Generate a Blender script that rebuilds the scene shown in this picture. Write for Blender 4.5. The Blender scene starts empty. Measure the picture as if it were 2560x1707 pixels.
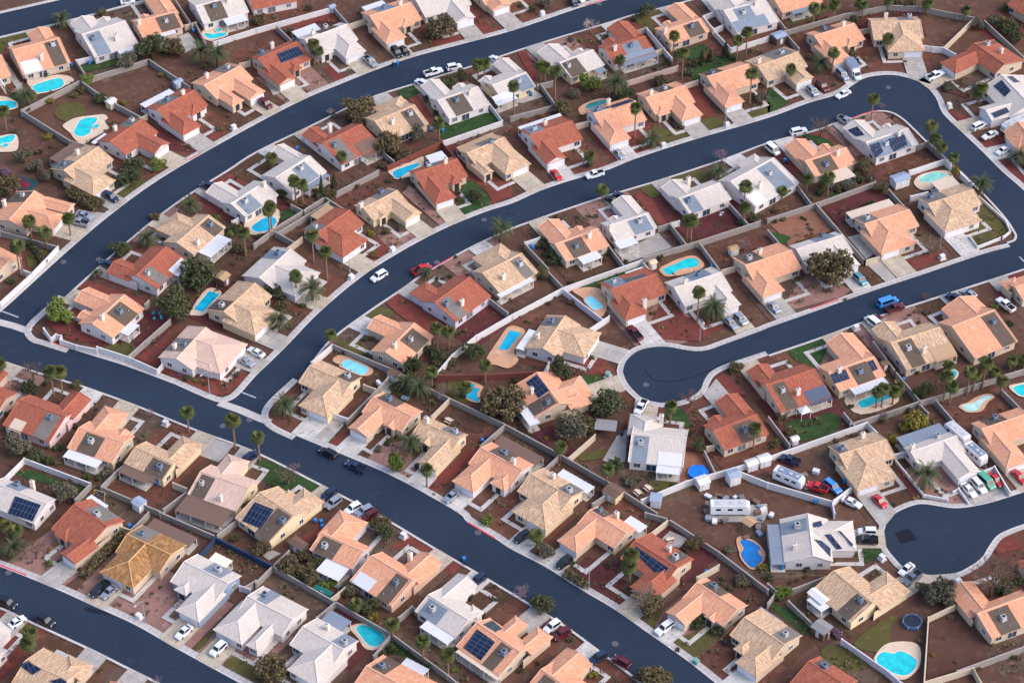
# Suburban estate seen from the air: streets, tile-roofed houses, gardens, pools, trees and parked vehicles
import bpy, bmesh, math, random
from mathutils.bvhtree import BVHTree
from mathutils import Vector
R = math.radians
random.seed(7)
sc = bpy.context.scene
# ------------------------------------------------------------------ camera, sky, sun, exposure
CAM_H, PITCH, FPX = 418.6, R(41.5), 6300.0
cam = bpy.data.cameras.new("camera")
cam.sensor_width = 36.0
cam.lens = FPX / 2560 * 36
cam.clip_start, cam.clip_end = 5, 6000
camo = bpy.data.objects.new("camera", cam)
sc.collection.objects.link(camo)
camo.location = (0, 0, CAM_H)
camo.rotation_euler = (math.pi / 2 - PITCH, 0, 0)
sc.camera = camo
SUN_AZ, SUN_EL = (1.0, -0.25), R(42)          # towards the sun: image right, a little towards the camera
w = bpy.data.worlds.new("World"); sc.world = w; w.use_nodes = True
nt = w.node_tree; nt.nodes.clear()
sky = nt.nodes.new("ShaderNodeTexSky"); sky.sky_type = 'NISHITA'; sky.sun_disc = False
sky.sun_elevation = SUN_EL
sky.sun_rotation = math.atan2(SUN_AZ[0], SUN_AZ[1])
sky.air_density, sky.dust_density, sky.ozone_density = 1.0, 3.0, 1.0
bg = nt.nodes.new("ShaderNodeBackground"); bg.inputs[1].default_value = 0.15
wo = nt.nodes.new("ShaderNodeOutputWorld")
nt.links.new(sky.outputs[0], bg.inputs[0]); nt.links.new(bg.outputs[0], wo.inputs[0])
sl = bpy.data.lights.new("sun", 'SUN'); sl.energy = 0.68; sl.angle = R(60); sl.color = (1.0, 0.94, 0.87)
so = bpy.data.objects.new("sun", sl); sc.collection.objects.link(so)
sd = Vector((SUN_AZ[0], SUN_AZ[1], 0)).normalized() * math.cos(SUN_EL) + Vector((0, 0, math.sin(SUN_EL)))
so.rotation_euler = sd.to_track_quat('Z', 'Y').to_euler()
sc.view_settings.view_transform = 'Standard'; sc.view_settings.look = 'None'
sc.view_settings.exposure = 0.90; sc.view_settings.gamma = 1.0
sc.cycles.max_bounces = 5; sc.cycles.diffuse_bounces = 3

# ------------------------------------------------------------------ survey of the photograph -> ground positions
ORG = {c: (640 * (i % 4), (0, 427, 854, 1280)[i // 4]) for i, c in enumerate("ABCDEFGHIJKLMNOP")}
SC = 2350 / 640
cp, sp = math.cos(PITCH), math.sin(PITCH)
def px(c, x, y): return (ORG[c][0] + x / SC, ORG[c][1] + y / SC)
def ray(q):
    x, y = q[0] - 1280, 853.5 - q[1]
    return Vector((x, FPX * cp + y * sp, -FPX * sp + y * cp))
def at(q, z=0.0):
    d = ray(q); t = (z - CAM_H) / d.z
    return Vector((d.x * t, d.y * t, z))
def proj(p):
    v = Vector(p) - Vector((0, 0, CAM_H))
    dep = v.y * cp - v.z * sp
    return (1280 + FPX * v.x / dep, 853.5 - FPX * (v.y * sp + v.z * cp) / dep)
def on_plane(q, p0, n):
    d = ray(q); o = Vector((0, 0, CAM_H))
    return o + d * ((p0 - o).dot(n) / d.dot(n))
def toks(s):
    out, c = [], None
    for t in s.split():
        if t.isalpha(): c = t
        else:
            if t[0].isalpha(): c, t = t[0], t[1:]
            x, y = t.split(','); out.append(px(c, float(x), float(y)))
    return out
def gpts(s, z=0.0): return [at(q, z) for q in toks(s)]

# ------------------------------------------------------------------ materials
def lin(r, g, b):
    f = lambda c: (c / 12.92 if c <= .04045 else ((c + .055) / 1.055) ** 2.4)
    return (f(r / 255), f(g / 255), f(b / 255), 1)
class N:
    def __init__(s, name, rough=.8, spec=.3):
        s.m = bpy.data.materials.new(name); s.m.use_nodes = True
        s.t = s.m.node_tree; s.b = s.t.nodes["Principled BSDF"]
        s.b.inputs["Roughness"].default_value = rough
        s.b.inputs["Specular IOR Level"].default_value = spec
    def n(s, k, **kw):
        o = s.t.nodes.new(k)
        for a, v in kw.items():
            if a.startswith('i_'): o.inputs[a[2:].replace('_', ' ')].default_value = v
            else: setattr(o, a, v)
        return o
    def l(s, a, b): s.t.links.new(a, b)
    def mix(s, f, a, b, mode='MIX'):
        o = s.n("ShaderNodeMix", data_type='RGBA', blend_type=mode)
        for v, i in ((f, 0), (a, 6), (b, 7)):
            if hasattr(v, 'is_linked'): s.l(v, o.inputs[i])
            else: o.inputs[i].default_value = v
        return o.outputs[2]
    def noise(s, scale, vec=None, detail=3):
        o = s.n("ShaderNodeTexNoise", i_Scale=scale, i_Detail=detail)
        if vec: s.l(vec, o.inputs[0])
        return o.outputs[0]
    def ramp(s, v, a, b):
        o = s.n("ShaderNodeMapRange"); o.inputs[1].default_value = a; o.inputs[2].default_value = b
        s.l(v, o.inputs[0]); return o.outputs[0]
def mul(c, k): return tuple(min(1, x * k) for x in c[:3]) + (1,)
def plain(name, c, rough=.75, scale=.8, amt=.18, spec=.3, metal=0.0, scale2=6.0):
    k = N(name, rough, spec)
    tc = k.n("ShaderNodeNewGeometry").outputs[0]
    n1 = k.ramp(k.noise(scale, tc), .3, .7); n2 = k.ramp(k.noise(scale2, tc), .3, .7)
    col = k.mix(n1, mul(c, 1 - amt), mul(c, 1 + amt))
    col = k.mix(.35, col, k.mix(n2, mul(c, 1 - amt * 1.3), mul(c, 1 + amt * 1.3)))
    k.l(col, k.b.inputs[0]); k.b.inputs["Metallic"].default_value = metal
    return k.m
def flat(name, c, rough=.5, spec=.5, metal=0.0, coat=0.0):
    k = N(name, rough, spec); k.b.inputs[0].default_value = c
    k.b.inputs["Metallic"].default_value = metal
    if coat: k.b.inputs["Coat Weight"].default_value = coat; k.b.inputs["Coat Roughness"].default_value = .08
    return k.m
def tile(name, c1, c2, c3, streak=.25, blotch=.25, mort=.55, cstain=None):
    """clay or concrete roof tiles: rows follow the eaves, each tile has a tone of its own, plus weathering streaks down the slope"""
    k = N(name, .8, .25)
    uv = k.n("ShaderNodeUVMap", uv_map="tiles").outputs[0]
    br = k.n("ShaderNodeTexBrick", offset=.5)
    br.inputs["Scale"].default_value = 1; br.inputs["Brick Width"].default_value = .34; br.inputs["Row Height"].default_value = .42
    br.inputs["Mortar Size"].default_value = .035; br.inputs["Mortar Smooth"].default_value = .3
    br.inputs["Color1"].default_value = c1; br.inputs["Color2"].default_value = c2; br.inputs["Mortar"].default_value = mul(c1, mort)
    k.l(uv, br.inputs[0])
    mp = k.n("ShaderNodeMapping"); mp.inputs["Scale"].default_value = (2.6, .55, 1); k.l(uv, mp.inputs[0])
    s1 = k.ramp(k.noise(1.0, mp.outputs[0], 4), .42, .68)
    col = k.mix(k.n("ShaderNodeMath", operation='MULTIPLY').outputs[0], br.outputs[0], c3)
    m = col.node.inputs[0].links[0].from_node; k.l(s1, m.inputs[0]); m.inputs[1].default_value = streak
    geo = k.n("ShaderNodeNewGeometry").outputs[0]
    n2 = k.ramp(k.noise(.22, geo, 4), .35, .7)
    m2 = k.n("ShaderNodeMath", operation='MULTIPLY'); k.l(n2, m2.inputs[0]); m2.inputs[1].default_value = blotch
    col = k.mix(m2.outputs[0], col, cstain or mul(c1, .75))
    k.l(col, k.b.inputs[0])
    wv = k.n("ShaderNodeTexWave", wave_type='BANDS', bands_direction='X'); wv.inputs["Scale"].default_value = .93
    k.l(uv, wv.inputs[0])
    bp = k.n("ShaderNodeBump"); bp.inputs["Strength"].default_value = .5; bp.inputs["Distance"].default_value = .06
    k.l(br.outputs[1], bp.inputs["Height"]); k.l(bp.outputs[0], k.b.inputs["Normal"])
    return k.m
ROOF = {
 'S': tile("salmon roof tiles", lin(231, 168, 134), lin(212, 142, 110), lin(240, 190, 160), .6, .35, .62, lin(206, 138, 108)),
 'R': tile("brick red roof tiles", lin(172, 98, 76), lin(148, 78, 62), lin(196, 122, 96), .6, .4, .6, lin(142, 84, 74)),
 'W': tile("white roof tiles", lin(214, 203, 195), lin(196, 184, 176), lin(226, 216, 208), .5, .35, .72, lin(190, 178, 171)),
 'T': tile("tan mottled roof tiles", lin(212, 176, 144), lin(172, 130, 98), lin(230, 202, 172), .85, .45, .55, lin(178, 150, 130)),
 'O': tile("orange tan roof tiles", lin(166, 114, 66), lin(112, 74, 42), lin(204, 158, 108), .85, .65, .45, lin(160, 120, 88)),
 'P': tile("pale pink roof tiles", lin(224, 192, 176), lin(206, 168, 150), lin(232, 206, 192), .6, .4, .7, lin(196, 158, 142)),
}
RIDGE = {k: plain("ridge caps " + k, c, .8, 2, .12) for k, c in
 {'S': lin(232, 182, 160), 'R': lin(186, 108, 88), 'W': lin(226, 212, 208), 'T': lin(216, 182, 150), 'O': lin(222, 178, 130), 'P': lin(222, 190, 176)}.items()}
WALL = {k: plain("stucco " + k, c, .85, .5, .07) for k, c in
 {'b': lin(206, 186, 166), 'w': lin(224, 216, 216), 'y': lin(226, 206, 172), 'l': lin(206, 200, 214), 'u': lin(142, 158, 180),
  'k': lin(224, 196, 196), 's': lin(214, 176, 156)}.items()}
PATCH = {k: plain("roll roofing " + k, c, .9, .5, .14) for k, c in
 {'brn': lin(96, 83, 74), 'gry': lin(120, 113, 110), 'blu': lin(124, 134, 148)}.items()}
COVER = {k: plain("patio cover " + k, c, .5, .6, .04) for k, c in
 {'w': lin(212, 212, 218), 'brn': lin(116, 92, 82), 'blu': lin(128, 138, 154), 'tan': lin(176, 146, 116), 'bei': lin(212, 192, 174),
  'crm': lin(236, 226, 206), 'nav': lin(80, 90, 112)}.items()}
M = {
 'asphalt': None,
 'walk': None,
 'conc': plain("sidewalk concrete", lin(186, 180, 178), .9, .7, .12),
 'drive': plain("driveway concrete", lin(190, 182, 176), .9, .45, .16),
 'kerb': plain("kerb concrete", lin(198, 190, 190), .9, .7, .08),
 'red_paint': plain("red kerb paint", lin(206, 70, 84), .7, 2, .1),
 'line': plain("white road paint", lin(168, 170, 178), .7, 2, .1),
 'iron': plain("manhole iron", lin(86, 84, 90), .7, 3, .15),
 'ringc': plain("manhole collar", lin(96, 96, 102), .9, 3, .15),
 'tank': plain("cooler casing", lin(190, 190, 194), .5, 3, .05),
 'tankb': plain("grey cooler casing", lin(120, 134, 156), .5, 3, .08),
 'dark': flat("painted dark opening", lin(40, 42, 50), .6),
 'glass': flat("window glass", lin(62, 72, 90), .12, .6),
 'screen': flat("window screen", lin(112, 112, 120), .5, .3),
 'frame': flat("window frame", lin(226, 222, 220), .5),
 'gdoor': plain("garage door paint", lin(222, 222, 232), .5, 1, .04),
 'post': flat("post paint", lin(222, 220, 222), .5),
 'chim': plain("chimney stucco", lin(226, 212, 200), .85, 2, .05),
 'trunk': plain("palm trunk", lin(140, 112, 92), .9, 6, .25),
 'bark': plain("bark", lin(96, 78, 66), .95, 5, .25),
 'tyre': flat("tyre rubber", lin(28, 28, 30), .8, .2),
 'rim': flat("wheel rim", lin(150, 150, 156), .35, .5, .6),
 'cglass': flat("car glass", lin(26, 30, 40), .06, .6),
 'head': flat("headlamp", lin(226, 226, 230), .15),
 'tail': flat("tail lamp", lin(150, 22, 26), .25),
 'bed': flat("bed liner", lin(30, 32, 36), .8, .2),
 'bin_b': plain("blue bin plastic", lin(52, 128, 196), .45, 4, .08), 'bin_n': plain("navy bin plastic", lin(38, 48, 74), .45, 4, .08),
 'util_w': plain("white utility cabinet", lin(216, 214, 216), .5, 3, .04), 'util_g': plain("green utility cabinet", lin(116, 160, 150), .5, 3, .04),
 'steel': plain("galvanised steel", lin(150, 156, 166), .5, 4, .06),
}
def asphalt():
    k = N("asphalt", .88, .25)
    g = k.n("ShaderNodeNewGeometry").outputs[0]
    c = lin(35, 48, 66)
    col = k.mix(k.ramp(k.noise(.05, g, 4), .3, .7), mul(c, .8), mul(c, 1.2))
    col = k.mix(k.ramp(k.noise(.9, g, 4), .6, .72), col, mul(c, .8))
    mp = k.n("ShaderNodeMapping"); mp.inputs["Scale"].default_value = (.25, .25, 1); k.l(g, mp.inputs[0])
    col = k.mix(k.ramp(k.noise(1.2, mp.outputs[0], 6), .66, .71), col, mul(c, .55))
    col = k.mix(k.ramp(k.noise(.35, g, 5), .6, .7), col, mul(c, 1.3))
    col = k.mix(k.ramp(k.noise(14, g, 2), .35, .65), col, k.mix(.5, col, mul(c, 1.25)))
    k.l(col, k.b.inputs[0]); return k.m
M['asphalt'] = asphalt()
def walkway():
    k = N("pavement with joints", .9, .2); g = k.n("ShaderNodeNewGeometry").outputs[0]; c = lin(182, 177, 176)
    col = k.mix(k.ramp(k.noise(.25, g, 4), .35, .65), mul(c, .88), mul(c, 1.06)); col = k.mix(k.ramp(k.noise(1.3, g, 5), .58, .75), col, mul(c, .74))
    br = k.n("ShaderNodeTexBrick", offset=0.0); br.inputs['Scale'].default_value = 1; br.inputs['Brick Width'].default_value = 1.5; br.inputs['Row Height'].default_value = 9; br.inputs['Mortar Size'].default_value = .07
    k.l(k.n('ShaderNodeUVMap', uv_map='tiles').outputs[0], br.inputs[0]); col = k.mix(br.outputs[1], col, mul(c, .6))
    k.l(col, k.b.inputs[0]); return k.m
M['walk'] = walkway()
def soil(name, c, c2, c3, peb=.25):
    if peb == .25: c, c2, c3 = ((x[0] * .84, x[1] * .77, x[2] * .75, 1) for x in (c, c2, c3))
    k = N(name, .95, .15)
    g = k.n("ShaderNodeNewGeometry").outputs[0]
    col = k.mix(k.ramp(k.noise(.12, g, 5), .38, .62), c, c2)
    col = k.mix(k.ramp(k.noise(.5, g, 6), .54, .68), col, c3)
    col = k.mix(k.ramp(k.noise(.3, g, 6), .6, .74), col, mul(c2, .8))
    f = k.ramp(k.noise(5.5, g, 2), .3, .7)
    col = k.mix(peb, col, k.mix(f, mul(c, .55), mul(c, 1.5)))
    k.l(col, k.b.inputs[0]); return k.m
SOIL = {
 'dirt': soil("brown desert dirt", lin(106, 81, 70), lin(92, 69, 60), lin(122, 98, 84)),
 'dirt2': soil("reddish gravel", lin(116, 80, 68), lin(100, 66, 58), lin(130, 98, 84)),
 'dirt3': soil("greyish dirt", lin(106, 90, 80), lin(92, 76, 68), lin(130, 113, 100)),
 'dirt4': soil("dark brown dirt", lin(98, 76, 62), lin(84, 64, 54), lin(114, 92, 76)),
 'red': soil("red rock gravel", lin(128, 72, 66), lin(114, 62, 58), lin(140, 84, 74)),
 'drd': soil("dark red rock gravel", lin(100, 58, 60), lin(90, 52, 54), lin(112, 66, 66)),
 'pnk': soil("pinkish gravel", lin(158, 126, 118), lin(144, 112, 106), lin(172, 146, 136)),
 'org': soil("orange sand", lin(150, 110, 92), lin(138, 98, 82), lin(162, 122, 102)),
 'drk': soil("dark earth", lin(96, 72, 64), lin(84, 62, 56), lin(106, 82, 72)),
 'grn': soil("green lawn", lin(54, 78, 44), lin(44, 66, 38), lin(70, 90, 50), .2),
 'olv': soil("dry olive lawn", lin(90, 84, 50), lin(78, 76, 44), lin(104, 90, 58), .2),
 'mar': soil("maroon court", lin(112, 44, 62), lin(104, 40, 58), lin(120, 52, 70), .05), 'tea': soil("teal court", lin(34, 84, 88), lin(30, 76, 82), lin(44, 96, 98), .05),
 'con': soil("concrete slab", lin(172, 166, 162), lin(152, 146, 142), lin(188, 182, 176), .12),
 'slb': soil("pale blue slab", lin(190, 204, 226), lin(182, 196, 220), lin(200, 210, 228), .05),
 't': soil("tan pool deck", lin(212, 190, 168), lin(204, 180, 158), lin(220, 200, 180), .08),
 'o': soil("orange pool deck", lin(206, 162, 132), lin(192, 146, 118), lin(214, 174, 146), .1),
}
def water(name, c):
    k = N(name, .12, .35)
    g = k.n("ShaderNodeNewGeometry").outputs[0]
    k.l(k.mix(k.ramp(k.noise(.5, g, 3), .3, .7), mul(c, .82), mul(c, 1.22)), k.b.inputs[0])
    bp = k.n("ShaderNodeBump"); bp.inputs["Strength"].default_value = .12; k.l(k.noise(2.5, g, 2), bp.inputs["Height"]); k.l(bp.outputs[0], k.b.inputs["Normal"])
    return k.m
WATER = {'a': water("aqua pool water", lin(40, 192, 204)), 'b': water("blue pool water", lin(26, 166, 204)), 'c': water("pale blue pool water", lin(132, 210, 232)),
 'd': water("teal pool water", lin(52, 128, 130)), 'e': water("pale green pool water", lin(130, 198, 190)), 'f': water("milky pool water", lin(176, 212, 210)), 'g': water("deep blue pool water", lin(32, 112, 186))}
BLOCK = {'gc': plain("grey coping block", lin(164, 156, 152), .9, 1, .1), 'g': plain("grey block", lin(148, 140, 137), .9, 1, .08), 'w': plain("white painted block", lin(214, 211, 213), .8, .6, .08), 'c': plain("cream block", lin(200, 184, 164), .9, 1, .08),
 'r': plain("red painted block", lin(128, 72, 64), .85, .8, .08), 'k': plain("pinkish block", lin(190, 166, 158), .9, 1, .08), 'l': plain("lilac white block", lin(206, 200, 212), .85, .8, .05), 'n': plain("navy painted block", lin(48, 66, 96), .8, .8, .08)}
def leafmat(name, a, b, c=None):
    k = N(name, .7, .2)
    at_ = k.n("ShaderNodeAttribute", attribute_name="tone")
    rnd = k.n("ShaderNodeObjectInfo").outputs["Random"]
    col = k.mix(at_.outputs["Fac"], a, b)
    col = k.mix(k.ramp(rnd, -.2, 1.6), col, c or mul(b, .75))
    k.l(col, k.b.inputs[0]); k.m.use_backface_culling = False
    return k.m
LEAF = {'d': leafmat("dark green foliage", lin(60, 68, 46), lin(98, 102, 70)), 'o': leafmat("olive foliage", lin(86, 76, 54), lin(120, 107, 78)), 'g': leafmat("grey green foliage", lin(88, 86, 70), lin(124, 118, 100)),
 'l': leafmat("light green foliage", lin(80, 100, 44), lin(134, 146, 76)), 'y': leafmat("yellow green foliage", lin(112, 106, 48), lin(156, 140, 66)), 'p': leafmat("purple foliage", lin(110, 84, 108), lin(146, 118, 142))}
PALM = leafmat("fan palm fronds", lin(52, 66, 38), lin(108, 116, 64), lin(92, 90, 52))
SKIRT = leafmat("dead palm fronds", lin(122, 98, 68), lin(160, 132, 94))
DATE = leafmat("date palm fronds", lin(48, 56, 40), lin(100, 108, 72), lin(74, 80, 56))
TWIG = {k: plain("twigs " + k, c, .95, 3, .15) for k, c in {'w': lin(176, 156, 148), 'p': lin(136, 112, 122), 'b': lin(112, 92, 82), 'r': lin(130, 92, 92), 'g': lin(134, 120, 104)}.items()}
PAINT = {k: flat("car paint " + k, lin(*c), .3, .5, m_, .6) for k, (c, m_) in {'white': ((226, 228, 234), 0), 'silver': ((168, 174, 186), .5), 'grey': ((110, 120, 136), .4), 'black': ((26, 30, 38), 0), 'navy': ((34, 48, 78), .1),
 'maroon': ((98, 30, 40), .1), 'red': ((196, 36, 46), 0), 'teal': ((110, 156, 176), .3), 'blue': ((62, 142, 220), 0), 'green': ((88, 168, 140), .1)}.items()}

# ------------------------------------------------------------------ mesh helpers
COLL = sc.collection
class MB:
    def __init__(s): s.v, s.f, s.m, s.uv, s.tone = [], [], [], [], []
    def face(s, pts, m=0, uv=None, tone=None):
        b = len(s.v); s.v += [tuple(p) for p in pts]; s.f.append(tuple(range(b, b + len(pts)))); s.m.append(m)
        s.uv.append(uv or [(0, 0)] * len(pts)); s.tone.append(tone if tone is not None else .5)
    def box(s, c, sz, m=0, rot=None, taper=1.0):
        x, y, z = sz[0] / 2, sz[1] / 2, sz[2] / 2
        P = [Vector((sx * x * (taper if k else 1), sy * y * (taper if k else 1), (z if k else -z))) for k in (0, 1) for sx, sy in ((-1, -1), (1, -1), (1, 1), (-1, 1))]
        if rot is not None:
            ca, sa = math.cos(rot), math.sin(rot); P = [Vector((p.x * ca - p.y * sa, p.x * sa + p.y * ca, p.z)) for p in P]
        P = [p + Vector(c) for p in P]
        for q in ((3, 2, 1, 0), (4, 5, 6, 7), (0, 1, 5, 4), (1, 2, 6, 5), (2, 3, 7, 6), (3, 0, 4, 7)): s.face([P[i] for i in q], m)
    def cyl(s, c, r, h, n=10, m=0, r2=None, cap=True):
        r2 = r if r2 is None else r2; c = Vector(c)
        A = [c + Vector((r * math.cos(2 * math.pi * i / n), r * math.sin(2 * math.pi * i / n), 0)) for i in range(n)]
        B = [c + Vector((r2 * math.cos(2 * math.pi * i / n), r2 * math.sin(2 * math.pi * i / n), h)) for i in range(n)]
        for i in range(n): s.face([A[i], A[(i + 1) % n], B[(i + 1) % n], B[i]], m)
        if cap: s.face(B, m); s.face(A[::-1], m)
    def tube(s, a, b, r, r2=None, n=5, m=0):
        a, b = Vector(a), Vector(b); d = (b - a).normalized(); u = d.orthogonal().normalized(); v = d.cross(u); r2 = r if r2 is None else r2
        A = [a + (u * math.cos(2 * math.pi * i / n) + v * math.sin(2 * math.pi * i / n)) * r for i in range(n)]
        B = [b + (u * math.cos(2 * math.pi * i / n) + v * math.sin(2 * math.pi * i / n)) * r2 for i in range(n)]
        for i in range(n): s.face([A[i], A[(i + 1) % n], B[(i + 1) % n], B[i]], m)
        s.face(B, m)
    def prism(s, poly, z0, z1, m=0, ms=None):
        P = [Vector(p) for p in poly]
        if sum(P[i].x * P[(i + 1) % len(P)].y - P[(i + 1) % len(P)].x * P[i].y for i in range(len(P))) < 0: P.reverse()
        s.face([(p.x, p.y, z1) for p in P], m)
        for i in range(len(P)):
            a, b = P[i], P[(i + 1) % len(P)]
            s.face([(a.x, a.y, z0), (b.x, b.y, z0), (b.x, b.y, z1), (a.x, a.y, z1)], m if ms is None else ms)
    def mesh(s, name, mats, uv=False, tone=False, smooth=False):
        me = bpy.data.meshes.new(name); me.from_pydata(s.v, [], s.f)
        for m in (mats if isinstance(mats, (list, tuple)) else [mats]): me.materials.append(m)
        me.polygons.foreach_set("material_index", s.m)
        if uv:
            L = me.uv_layers.new(name="tiles"); L.data.foreach_set("uv", [c for f in s.uv for p in f for c in p])
        if tone:
            a = me.attributes.new("tone", 'FLOAT', 'FACE'); a.data.foreach_set("value", s.tone)
        if smooth: me.polygons.foreach_set("use_smooth", [True] * len(s.f))
        me.update(); return me
    def obj(s, name, mats, parent=None, loc=None, **kw):
        return link(name, s.mesh(name, mats, **kw), parent, loc)
def link(name, me, parent=None, loc=None):
    o = bpy.data.objects.new(name, me); COLL.objects.link(o)
    if parent: o.parent = parent
    if loc is not None: o.location = loc
    return o
def struct(name, mb, mats, **kw):
    o = mb.obj(name, mats, **kw); o['kind'] = 'structure'; return o
THINGS = []
def thing(name, loc, cat, noun, plural, group, rz=0, me=None, ref=None):
    """an Empty (or mesh) at the thing's base; its label is written once all things are placed"""
    o = bpy.data.objects.new(name, me); COLL.objects.link(o); o.location = loc; o.rotation_euler = (0, 0, rz)
    o['category'] = cat; o['group'] = group
    THINGS.append(dict(o=o, noun=noun, plural=plural, p=Vector(ref or loc))); return o
def copy_tree(src, parent=None):
    c = src.copy(); COLL.objects.link(c)
    if parent: c.parent = parent
    for ch in src.children: copy_tree(ch, c)
    return c
def smooth(P, n=6):
    out = []
    for i in range(len(P) - 1):
        a, b, c, d = P[max(0, i - 1)], P[i], P[i + 1], P[min(len(P) - 1, i + 2)]
        for k in range(n):
            t = k / n
            out.append(.5 * ((2 * b) + (c - a) * t + (2 * a - 5 * b + 4 * c - d) * t * t + (3 * b - a - 3 * c + d) * t ** 3))
    out.append(P[-1]); return out
def smooth_closed(P, n=5):
    L = len(P); out = []
    for i in range(L):
        a, b, c, d = P[i - 1], P[i], P[(i + 1) % L], P[(i + 2) % L]
        for k in range(n):
            t = k / n
            out.append(.5 * ((2 * b) + (c - a) * t + (2 * a - 5 * b + 4 * c - d) * t * t + (3 * b - a - 3 * c + d) * t ** 3))
    return out
def offset(P, w):
    out = []
    for i in range(len(P)):
        a, b = P[max(0, i - 1)], P[min(len(P) - 1, i + 1)]; d = (b - a); d.z = 0; d.normalize()
        out.append(P[i] + Vector((-d.y, d.x, 0)) * w)
    return out
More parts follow.
